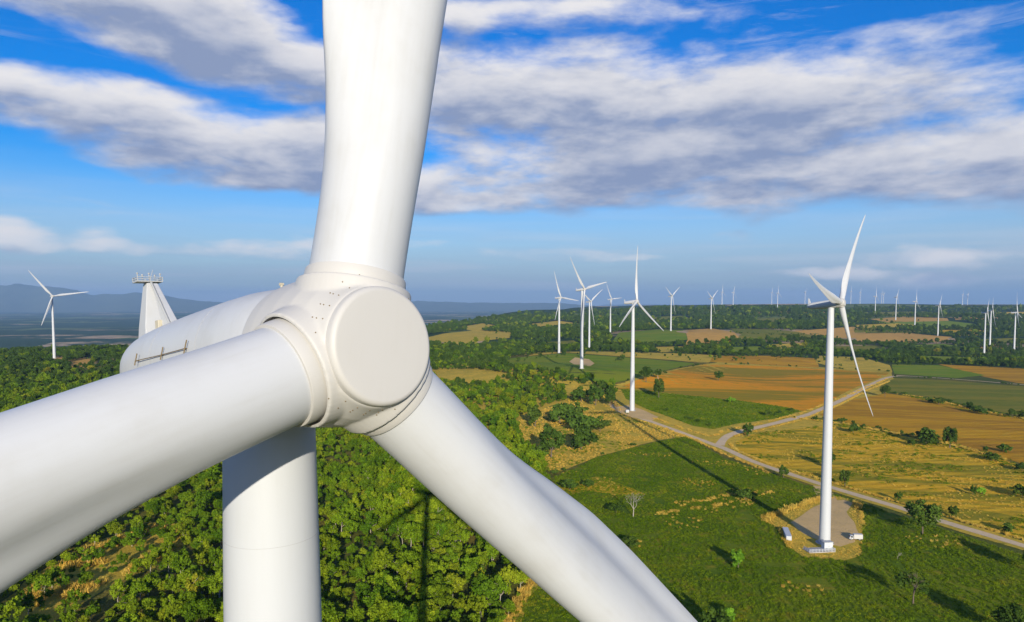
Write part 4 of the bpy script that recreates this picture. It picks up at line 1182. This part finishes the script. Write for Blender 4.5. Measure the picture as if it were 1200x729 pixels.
def points_mesh(name, P, scale, var):
    me = bpy.data.meshes.new(name)
    me.vertices.add(len(P)); me.vertices.foreach_set('co', np.asarray(P, np.float32).ravel())
    for nm, ty, arr in (('scl', 'FLOAT', scale), ('rot', 'FLOAT', rng.uniform(0, 6.28, len(P))), ('var', 'INT', var)):
        a = me.attributes.new(nm, ty, 'POINT')
        a.data.foreach_set('value', np.asarray(arr, np.float32 if ty == 'FLOAT' else np.int32))
    return me
def scatter(name, P, scale, var, objs, label, stretch=(1, 1, 1)):
    """ONE object of uncountable stuff: each point carries a copy of one of the given objects' meshes"""
    o = link(name, points_mesh(name, P, scale, var))
    tag(o, label, kind='stuff')
    ng = bpy.data.node_groups.new(name + '_scatter', 'GeometryNodeTree')
    ng.interface.new_socket('Geometry', in_out='INPUT', socket_type='NodeSocketGeometry')
    ng.interface.new_socket('Geometry', in_out='OUTPUT', socket_type='NodeSocketGeometry')
    N, Lk = ng.nodes, ng.links
    gi = N.new('NodeGroupInput'); go = N.new('NodeGroupOutput'); j = N.new('GeometryNodeJoinGeometry')
    def attr(nm, ty):
        a = N.new('GeometryNodeInputNamedAttribute'); a.data_type = ty; a.inputs[0].default_value = nm
        return a.outputs[0]
    sc = attr('scl', 'FLOAT'); rt = attr('rot', 'FLOAT'); va = attr('var', 'INT')
    cx = N.new('ShaderNodeCombineXYZ'); Lk.new(rt, cx.inputs[2])
    cs = N.new('ShaderNodeVectorMath'); cs.operation = 'SCALE'; cs.inputs[0].default_value = stretch; Lk.new(sc, cs.inputs['Scale'])
    for k, ob in enumerate(objs):
        cmp_ = N.new('FunctionNodeCompare'); cmp_.data_type = 'INT'; cmp_.operation = 'EQUAL'
        ii = [s for s in cmp_.inputs if s.type == 'INT']
        Lk.new(va, ii[0]); ii[1].default_value = k
        oi = N.new('GeometryNodeObjectInfo'); oi.transform_space = 'ORIGINAL'; oi.inputs['Object'].default_value = ob; oi.inputs['As Instance'].default_value = True
        ip = N.new('GeometryNodeInstanceOnPoints')
        Lk.new(gi.outputs[0], ip.inputs['Points']); Lk.new(cmp_.outputs[0], ip.inputs['Selection'])
        Lk.new(oi.outputs['Geometry'], ip.inputs['Instance']); Lk.new(cx.outputs[0], ip.inputs['Rotation']); Lk.new(cs.outputs[0], ip.inputs['Scale'])
        Lk.new(ip.outputs[0], j.inputs[0])
    Lk.new(j.outputs[0], go.inputs[0])
    md = o.modifiers.new('scatter', 'NODES'); md.node_group = ng
    return o
keys = sorted(protos)
n_rest = rest.sum()
var = rng.integers(0, len(keys), n_rest)
dark = rng.random(n_rest) < np.clip((FP[rest][:, 1] - 560) / 500, 0, 0.85)       # darker dense trees take over away from the slope
var = np.where(dark, len(keys) + rng.integers(0, len(up_crowns), n_rest), var)
sclr = FP[rest][:, 3] * np.where(dark, 0.82, 1.0)
scatter('forest', FP[rest][:, :3] - [0, 0, 0.1], sclr, var, [protos[k][0] for k in keys] + [up_crowns[k] for k in sorted(up_crowns)], 'mixed green forest of many small trees covering the plateau')

# ------------------------------------------------------------------ grass and crops
def tuft_mesh(name, seed, n, rad, h, wd, lean, leafy=False):
    r = np.random.default_rng(seed)
    a = r.uniform(0, 6.28, n); q = rad * np.sqrt(r.random(n))
    b = np.stack([q * np.cos(a), q * np.sin(a), np.zeros(n)], 1)
    hh = h * r.uniform(0.55, 1.15, n)
    if leafy:
        c = b + np.stack([np.zeros(n), np.zeros(n), hh * r.uniform(0.3, 1.0, n)], 1)
        nn = r.normal(size=(n, 3)); nn[:, 2] = np.abs(nn[:, 2]) * 0.8; nn /= np.linalg.norm(nn, axis=1)[:, None]
        v, f = leaves(c, nn, wd * r.uniform(0.6, 1.3, n), r)
        me = np_mesh(name, v, f); tone_attr(me, r.random(n)); return me
    t = r.uniform(0, 6.28, n); ln = r.normal(size=(n, 2)) * lean
    tv = np.stack([np.cos(t), np.sin(t), np.zeros(n)], 1) * (wd * r.uniform(0.6, 1.3, n))[:, None]
    top = b + np.stack([ln[:, 0] * hh, ln[:, 1] * hh, hh], 1)
    v = np.stack([b - tv, b + tv, top + tv * 0.5, top - tv * 0.5], 1).reshape(-1, 3)
    me = np_mesh(name, v, np.arange(4 * n).reshape(n, 4)); tone_attr(me, r.random(n))
    return me
def area_points(polys, spacing, cover=1.0, gap=None, seedn=21, holes=()):
    P = []
    for poly in polys:
        W_ = at_many(dense_px(poly))
        lo, hi = W_.min(0), W_.max(0)
        gx, gy = np.meshgrid(np.arange(lo[0], hi[0], spacing), np.arange(lo[1], hi[1], spacing))
        gx = gx.ravel() + rng.uniform(-.6, .6, gx.size) * spacing; gy = gy.ravel() + rng.uniform(-.6, .6, gy.size) * spacing
        k = inside(W_, gx, gy) & (rng.random(gx.size) < cover)
        if gap is not None:
            k &= vnoise(gx, gy, gap[0], seedn) > gap[1]
        for h_ in holes:
            k &= ~inside(h_, gx, gy)
        P.append(np.stack([gx[k], gy[k], terrain(gx[k], gy[k])], 1))
    return np.vstack(P)
def grass_stuff(name, meshes, mat, P, smin, smax, label, stretch=(1, 1, 1)):
    o = None
    n = len(P)
    protos_ = []
    for k, me in enumerate(meshes):
        me.materials.append(mat)
        c = link('tuft', me); protos_.append(c)
        c.location = P[k]
    o = scatter(name, P, rng.uniform(smin, smax, n), rng.integers(0, len(meshes), n), protos_, label, stretch)
    for c in protos_:
        c.parent = o
        c['kind'] = 'stuff'
PAD_XY = at_many(dense_px([(893, 610), (918, 599), (965, 583), (985, 582), (1005, 588), (1012, 615), (1010, 650), (990, 657), (940, 652), (925, 642), (916, 622)]))
GRAV_XY = at_many(dense_px([(922, 612), (940, 602), (955, 592), (968, 586), (990, 584), (1002, 590), (995, 600), (999, 608), (1004, 616), (1008, 626), (1006, 638), (985, 643), (968, 650), (950, 648), (942, 628)]))
crop = [tuft_mesh('tuft', 300 + k, 46, 1.0, 0.85, 0.20, 0.3, True) for k in range(3)]
crop.append(tuft_mesh('tuft', 310, 40, 1.0, 0.9, 0.07, 0.35))
front_vis = [(560, 790), (600, 720), (625, 690), (650, 640), (648, 560), (700, 536), (772, 517), (805, 512), (850, 538), (905, 556), (975, 578), (1060, 606), (1130, 628), (1260, 672), (1260, 790)]
P = area_points([front_vis], 1.45, 0.93, (7.0, 0.16), holes=[PAD_XY])
grass_stuff('crop_plants', crop, M_CROP, P, 0.4, 0.85, 'rough green crop plants covering the front field')
dry = [tuft_mesh('tuft', 330 + k, 44, 0.7, 0.95, 0.045, 0.30) for k in range(3)]
hedge_lines = [([(893, 611), (918, 600), (940, 592), (966, 583)], 1.6, 1.5), ([(917, 622), (922, 634), (927, 643)], 1.4, 1.1), ([(1004, 590), (1006, 597)], 1.2, 1.8), ([(1009, 600), (1012, 616)], 1.0, 0.8),
               ([(770, 603), (800, 598), (860, 590), (890, 583), (905, 577)], 2.6, 0.8), ([(790, 590), (830, 586), (870, 577)], 2.2, 0.7),
               ([(735, 489), (775, 501), (815, 516), (850, 533), (905, 555)], 1.6, 0.9), ([(760, 488), (800, 502), (830, 511), (840, 510), (850, 504), (880, 499), (938, 485), (1000, 461), (1040, 444)], 1.8, 0.9),
               ([(855, 520), (862, 528), (900, 544), (960, 562), (1020, 579), (1100, 603), (1200, 633)], 1.5, 0.9), ([(860, 512), (900, 502), (940, 492), (985, 474), (1015, 458), (1042, 447)], 1.4, 0.9),
               ([(930, 490), (985, 496), (1065, 511), (1130, 525), (1200, 546)], 2.8, 1.0), ([(1036, 460), (1090, 467), (1140, 480), (1200, 491)], 2.2, 1.0), ([(590, 740), (605, 712), (620, 686), (632, 672)], 2.0, 1.3)]
HP = []; HS = []
for line, wd, sz in hedge_lines:
    L_ = at_many(dense_open(line, 2.0))
    seg = np.linalg.norm(np.diff(L_, axis=0), axis=1); cum = np.concatenate([[0], seg.cumsum()])
    n = int(cum[-1] * 1.5 * max(1, wd / 1.5))
    s_ = rng.uniform(0, cum[-1], n)
    x = np.interp(s_, cum, L_[:, 0]) + rng.normal(size=n) * wd * 0.45; y = np.interp(s_, cum, L_[:, 1]) + rng.normal(size=n) * wd * 0.45
    k = vnoise(x, y, 6.0, 31) > (0.12 if wd < 1.7 else 0.38)
    HP.append(np.stack([x[k], y[k], terrain(x[k], y[k])], 1)); HS.append(np.full(k.sum(), sz) * rng.uniform(0.6, 1.35, k.sum()))
P1 = area_points([FIELD_STRAW], 2.3, 0.85, (11.0, 0.38), 22)
P2 = area_points([[(893, 610), (918, 599), (965, 583), (985, 582), (1005, 588), (1012, 615), (1010, 650), (990, 657), (940, 652), (925, 642), (916, 622)]], 1.0, 0.6, holes=[GRAV_XY])
P3 = area_points([FIELD_STUBBLE], 3.0, 0.75, (13.0, 0.48), 23)
P4 = area_points([[(770, 606), (800, 592), (860, 575), (905, 575), (890, 590), (830, 602)]], 2.2, 0.6, (7.0, 0.5), 24)
P5 = area_points([[(20, 700), (60, 672), (108, 642), (150, 628), (200, 612), (230, 630), (185, 660), (140, 676), (60, 715)]], 2.2, 0.9, (12.0, 0.5), 25)
P6 = area_points([front_vis], 3.2, 0.7, (24.0, 0.80), 26, holes=[PAD_XY])
allP = np.vstack(HP + [P1, P2, P3, P4, P5, P6])
allS = np.concatenate(HS + [rng.uniform(0.5, 1.0, len(P1)), rng.uniform(0.25, 0.55, len(P2)), rng.uniform(0.4, 0.75, len(P3)), rng.uniform(0.5, 1.0, len(P4)), rng.uniform(1.2, 2.4, len(P5)), rng.uniform(0.4, 0.9, len(P6))])
dp = []
for k, me in enumerate(dry):
    me.materials.append(M_DRY); c = link('tuft', me); c.location = allP[k * 50]; dp.append(c)
o = scatter('dry_grass', allP, allS, rng.integers(0, 3, len(allP)), dp, 'golden dry grass along verges, hedges and the straw field')
for c in dp: c.parent = o; c['kind'] = 'stuff'
# green crop of the strip and scrub along the hedges
gm = [tuft_mesh('tuft', 350 + k, 34, 1.1, 0.6, 0.20, 0.3, True) for k in range(2)]
PG = np.vstack([area_points([FIELD_GREEN_MID], 2.3, 0.9), area_points([[(930, 488), (985, 494), (1065, 509), (1130, 523), (1200, 543), (1200, 550), (1130, 530), (1065, 516), (985, 500)]], 2.2, 0.55, (8.0, 0.45), 41),
                area_points([[(1040, 459), (1090, 466), (1200, 489), (1200, 495), (1090, 472)]], 2.4, 0.5, (8.0, 0.45), 42), area_points([FIELD_STRAW, FIELD_STUBBLE], 3.2, 0.6, (15.0, 0.56), 43)])
grass_stuff('low_green_plants', gm, M_CROP, PG, 0.7, 1.6, 'low green plants of the bright strip and the hedge banks')

scrub_lines = [([(830, 426), (900, 428), (980, 432), (1040, 437)], 3.0, 0.5), ([(615, 414), (700, 412), (790, 414), (850, 417), (960, 419)], 6.0, 0.9), ([(735, 446), (780, 435), (830, 426)], 3.0, 0.4), ([(1048, 442), (1120, 445), (1200, 452)], 3.0, 0.5),
               ([(930, 489), (985, 495), (1065, 510), (1130, 524), (1200, 545)], 3.5, 0.8), ([(1036, 460), (1090, 466), (1140, 479), (1200, 490)], 3.5, 0.9), ([(1045, 427), (1100, 428), (1200, 432)], 5.0, 1.0), ([(720, 403), (770, 402), (830, 405), (870, 399), (960, 397)], 9.0, 1.2),
               ([(1000, 401), (1060, 402), (1120, 400)], 9.0, 1.2), ([(1010, 386), (1070, 385), (1130, 387)], 10.0, 1.3), ([(862, 390), (900, 392), (960, 393)], 9.0, 0.8), ([(780, 482), (830, 500), (868, 494), (930, 481)], 2.0, 0.35), ([(650, 556), (700, 535), (772, 516)], 2.0, 0.4), ([(955, 424), (1000, 431), (1043, 436)], 4.0, 0.5)]
SP_ = []; SS_ = []
for line, wd, dens in scrub_lines:
    L_ = at_many(dense_open(line, 3.0))
    seg = np.linalg.norm(np.diff(L_, axis=0), axis=1); cum = np.concatenate([[0], seg.cumsum()])
    n = int(cum[-1] / 7.0 * dens * (1 + wd / 6))
    s_ = rng.uniform(0, cum[-1], n)
    x = np.interp(s_, cum, L_[:, 0]) + rng.normal(size=n) * wd * 0.6; y = np.interp(s_, cum, L_[:, 1]) + rng.normal(size=n) * wd * 1.5
    k = vnoise(x, y, 30.0, 51) > 0.36
    SP_.append(np.stack([x[k], y[k], terrain(x[k], y[k])], 1)); SS_.append(rng.uniform(0.35, 1.1, k.sum()) * (1 + 0.25 * (wd > 5)))
scatter('hedge_scrub', np.vstack(SP_), np.concatenate(SS_), rng.integers(0, len(bush_crowns), sum(map(len, SP_))), list(bush_crowns.values()), 'low dark scrub scattered along the field borders')

# ------------------------------------------------------------------ things at the foot of the largest whole turbine
RX, RY = 129.0, 276.5
RZ = float(terrain(np.array([RX]), np.array([RY]))[0])
face = 0.42                                           # yaw of the installation
def loc_on(px, py):
    p = at(px, py); p.z += 0.13
    return p
# switchgear cabinet
t = empty('switchgear_cabinet', loc_on(971, 645.5), face * 0.3)
tag(t, 'pale grey switchgear cabinet at the foot of the largest whole turbine', 'cabinet')
link('body', bm_mesh('body', lambda b: box_bm(b, (0, 1.1, 1.75), (3.6, 2.2, 2.9), bev=0.04)), M_CAB, t)
link('roof', bm_mesh('roof', lambda b: box_bm(b, (0, 1.1, 3.27), (3.9, 2.5, 0.14), bev=0.03)), M_STEEL, t)
link('plinth', bm_mesh('plinth', lambda b: box_bm(b, (0, 1.1, 0.1), (3.8, 2.4, 0.45))), M_CONC, t)
for sx in (-0.86, 0.86):
    d_ = link('door', bm_mesh('door', lambda b, sx=sx: box_bm(b, (sx, -0.02, 1.75), (1.62, 0.05, 2.6), bev=0.012)), M_CAB, t)
    link('handle', bm_mesh('handle', lambda b, sx=sx: box_bm(b, (sx - math.copysign(0.62, sx), -0.07, 1.7), (0.06, 0.06, 0.3))), M_DARK, d_)
    link('vent', bm_mesh('vent', lambda b, sx=sx: [box_bm(b, (sx, -0.055, 0.75 + k * 0.09), (0.8, 0.03, 0.04)) for k in range(5)]), M_STEEL, d_)
# railing round the service platform
t = empty('platform_railing', loc_on(963, 648), face * 0.3)
tag(t, 'low white metal railing around the service platform in front of the cabinet', 'railing')
link('platform_slab', bm_mesh('platform_slab', lambda b: box_bm(b, (0.2, 2.4, 0.15), (11.0, 5.2, 0.3), bev=0.03)), M_CONC, t)
post_me = bm_mesh('post', lambda b: box_bm(b, (0, 0, 0.85), (0.13, 0.13, 1.2)))
xs_ = [-5.2 + 10.8 * k / 8 for k in range(9)]
pts = [(x, -0.1) for x in xs_] + [(-5.2, y) for y in (1.3, 2.7, 4.0)] + [(5.6, y) for y in (1.3, 2.7)]
for x, y in pts:
    o = link('post', post_me, M_TOWER, t); o.location = (x, y, 0)
for h_ in (0.78, 1.12, 1.45):
    link('rail', bm_mesh('rail', lambda b, h_=h_: bar_bm(b, (-5.2, -0.1, h_), (5.6, -0.1, h_), 0.06)), M_TOWER, t)
    link('rail', bm_mesh('rail', lambda b, h_=h_: bar_bm(b, (-5.2, -0.1, h_), (-5.2, 4.0, h_), 0.06)), M_TOWER, t)
    link('rail', bm_mesh('rail', lambda b, h_=h_: bar_bm(b, (5.6, -0.1, h_), (5.6, 2.7, h_), 0.06)), M_TOWER, t)
# long white container
p0, p1 = at(924.5, 634), at(919.5, 622)
ang = math.atan2(p1.x - p0.x, p1.y - p0.y)
t = empty('storage_container', (p0.x, p0.y, p0.z + 0.13), -ang)
tag(t, 'long low white box container lying along the left edge of the gravel pad', 'container')
link('shell', bm_mesh('shell', lambda b: box_bm(b, (0, 6.0, 0.95), (2.1, 12.0, 1.7), bev=0.04)), M_TOWER, t)
link('lid', bm_mesh('lid', lambda b: box_bm(b, (0, 6.0, 1.85), (2.25, 12.1, 0.10), bev=0.02)), M_TOWER, t)
rib_me = bm_mesh('rib', lambda b: box_bm(b, (0, 0, 0.95), (0.06, 0.14, 1.62)))
for sx in (-1.07, 1.07):
    for k in range(9):
        o = link('rib', rib_me, M_TOWER, t); o.location = (sx, 0.8 + k * 1.3, 0)
for y in (1.0, 11.0):
    link('skid', bm_mesh('skid', lambda b, y=y: box_bm(b, (0, y, 0.05), (2.0, 0.3, 0.12))), M_DARK, t)
link('end_door', bm_mesh('end_door', lambda b: box_bm(b, (0, -0.03, 0.95), (1.85, 0.05, 1.5), bev=0.01)), M_TOWER, t)
# small box truck
p0 = loc_on(1003, 633)
t = empty('box_truck', p0, R(-8)); t.scale = (0.82, 0.82, 0.9)
tag(t, 'small white box truck parked at the right side of the gravel pad', 'truck')
def cab(b):
    vs = [(-3.3, 0.55), (-3.35, 1.15), (-3.0, 1.95), (-2.75, 2.15), (-1.55, 2.15), (-1.5, 0.55)]
    for sgn in (-1, 1): pass
    a = [b.verts.new((x, -0.95, z)) for x, z in vs]; c = [b.verts.new((x, 0.95, z)) for x, z in vs]
    b.faces.new(a); b.faces.new(c[::-1])
    for i in range(len(vs)):
        b.faces.new((a[i], c[i], c[(i + 1) % len(vs)], a[(i + 1) % len(vs)]))
    bmesh.ops.recalc_face_normals(b, faces=b.faces)
    bmesh.ops.bevel(b, geom=list(b.edges), offset=0.06, segments=2, affect='EDGES')
link('cab', bm_mesh('cab', cab, 40), M_TOWER, t)
def quad(pts, off):
    def b(bm):
        q = [Vector(x) for x in pts]; n_ = (q[1] - q[0]).cross(q[2] - q[0]).normalized() * off
        a = [bm.verts.new(x) for x in q]; c = [bm.verts.new(x + n_) for x in q]
        bm.faces.new(a[::-1]); bm.faces.new(c)
        for i in range(4): bm.faces.new((a[i], a[(i + 1) % 4], c[(i + 1) % 4], c[i]))
        bmesh.ops.recalc_face_normals(bm, faces=bm.faces)
    return b
link('windscreen', bm_mesh('windscreen', quad([(-3.34, -0.82, 1.22), (-3.34, 0.82, 1.22), (-3.03, 0.78, 1.95), (-3.03, -0.78, 1.95)], -0.02)), M_GLASS, t)
for sy in (-1, 1):
    link('side_window', bm_mesh('side_window', quad([(-2.95, 0.955 * sy, 1.25), (-1.75, 0.955 * sy, 1.25), (-1.75, 0.955 * sy, 1.95), (-2.75, 0.955 * sy, 1.95)], 0.02 * -sy)), M_GLASS, t)
link('cargo_box', bm_mesh('cargo_box', lambda b: box_bm(b, (0.85, 0, 1.75), (4.3, 2.1, 2.1), bev=0.05)), M_CREAM, t)
link('chassis', bm_mesh('chassis', lambda b: box_bm(b, (-0.1, 0, 0.58), (6.1, 1.2, 0.22))), M_DARK, t)
wheel_me = bm_mesh('wheel', lambda b: bmesh.ops.create_cone(b, cap_ends=True, segments=20, radius1=0.42, radius2=0.42, depth=0.28, matrix=Matrix.Rotation(math.pi / 2, 4, 'X')), 40)
rim_me = bm_mesh('rim', lambda b: bmesh.ops.create_cone(b, cap_ends=True, segments=16, radius1=0.22, radius2=0.22, depth=0.30, matrix=Matrix.Rotation(math.pi / 2, 4, 'X')), 40)
for x in (-2.6, 1.5):
    for y in (-0.85, 0.85):
        w_ = link('wheel', wheel_me, M_DARK, t); w_.location = (x, y, 0.42)
        link('rim', rim_me, M_STEEL, w_)
for y in (-0.7, 0.7):
    link('headlight', bm_mesh('headlight', lambda b, y=y: box_bm(b, (-3.37, y, 0.9), (0.06, 0.3, 0.18))), M_STEEL, t)
    link('tail_light', bm_mesh('tail_light', lambda b, y=y: box_bm(b, (3.0, y, 0.8), (0.05, 0.2, 0.15))), M_RED, t)
link('bumper', bm_mesh('bumper', lambda b: box_bm(b, (-3.42, 0, 0.55), (0.14, 1.8, 0.22), bev=0.03)), M_STEEL, t)
# transformer cabinet beside the second turbine's foot
p0 = at(735, 483.5)
t = empty('transformer_cabinet', (p0.x, p0.y, p0.z + 0.16), 0.3)
tag(t, 'small grey transformer cabinet beside the foot of the track-bend turbine', 'cabinet')
link('body', bm_mesh('body', lambda b: box_bm(b, (0, 0, 1.1), (2.6, 1.8, 2.2), bev=0.03)), M_CAB, t)
link('roof', bm_mesh('roof', lambda b: box_bm(b, (0, 0, 2.27), (2.8, 2.0, 0.12))), M_STEEL, t)
link('door', bm_mesh('door', lambda b: box_bm(b, (0.2, -0.93, 1.1), (1.2, 0.05, 1.8))), M_STEEL, t)

# ------------------------------------------------------------------ haze
def haze():
    bm = bmesh.new(); box_bm(bm, (0, 18000, 285), (78000, 52000, 1130))
    me = bpy.data.meshes.new('haze'); bm.to_mesh(me); bm.free()
    m, g = new_mat('air_haze')
    v = g.n('ShaderNodeVolumePrincipled')
    v.inputs['Color'].default_value = (0.33, 0.56, 0.92, 1)
    v.inputs['Density'].default_value = 4.0e-5
    v.inputs['Anisotropy'].default_value = 0.0
    g.put(g.n('ShaderNodeOutputMaterial').inputs['Volume'], v.outputs[0])
    o = link('haze', me, m)
    tag(o, 'pale blue haze in the air', kind='stuff')
haze()
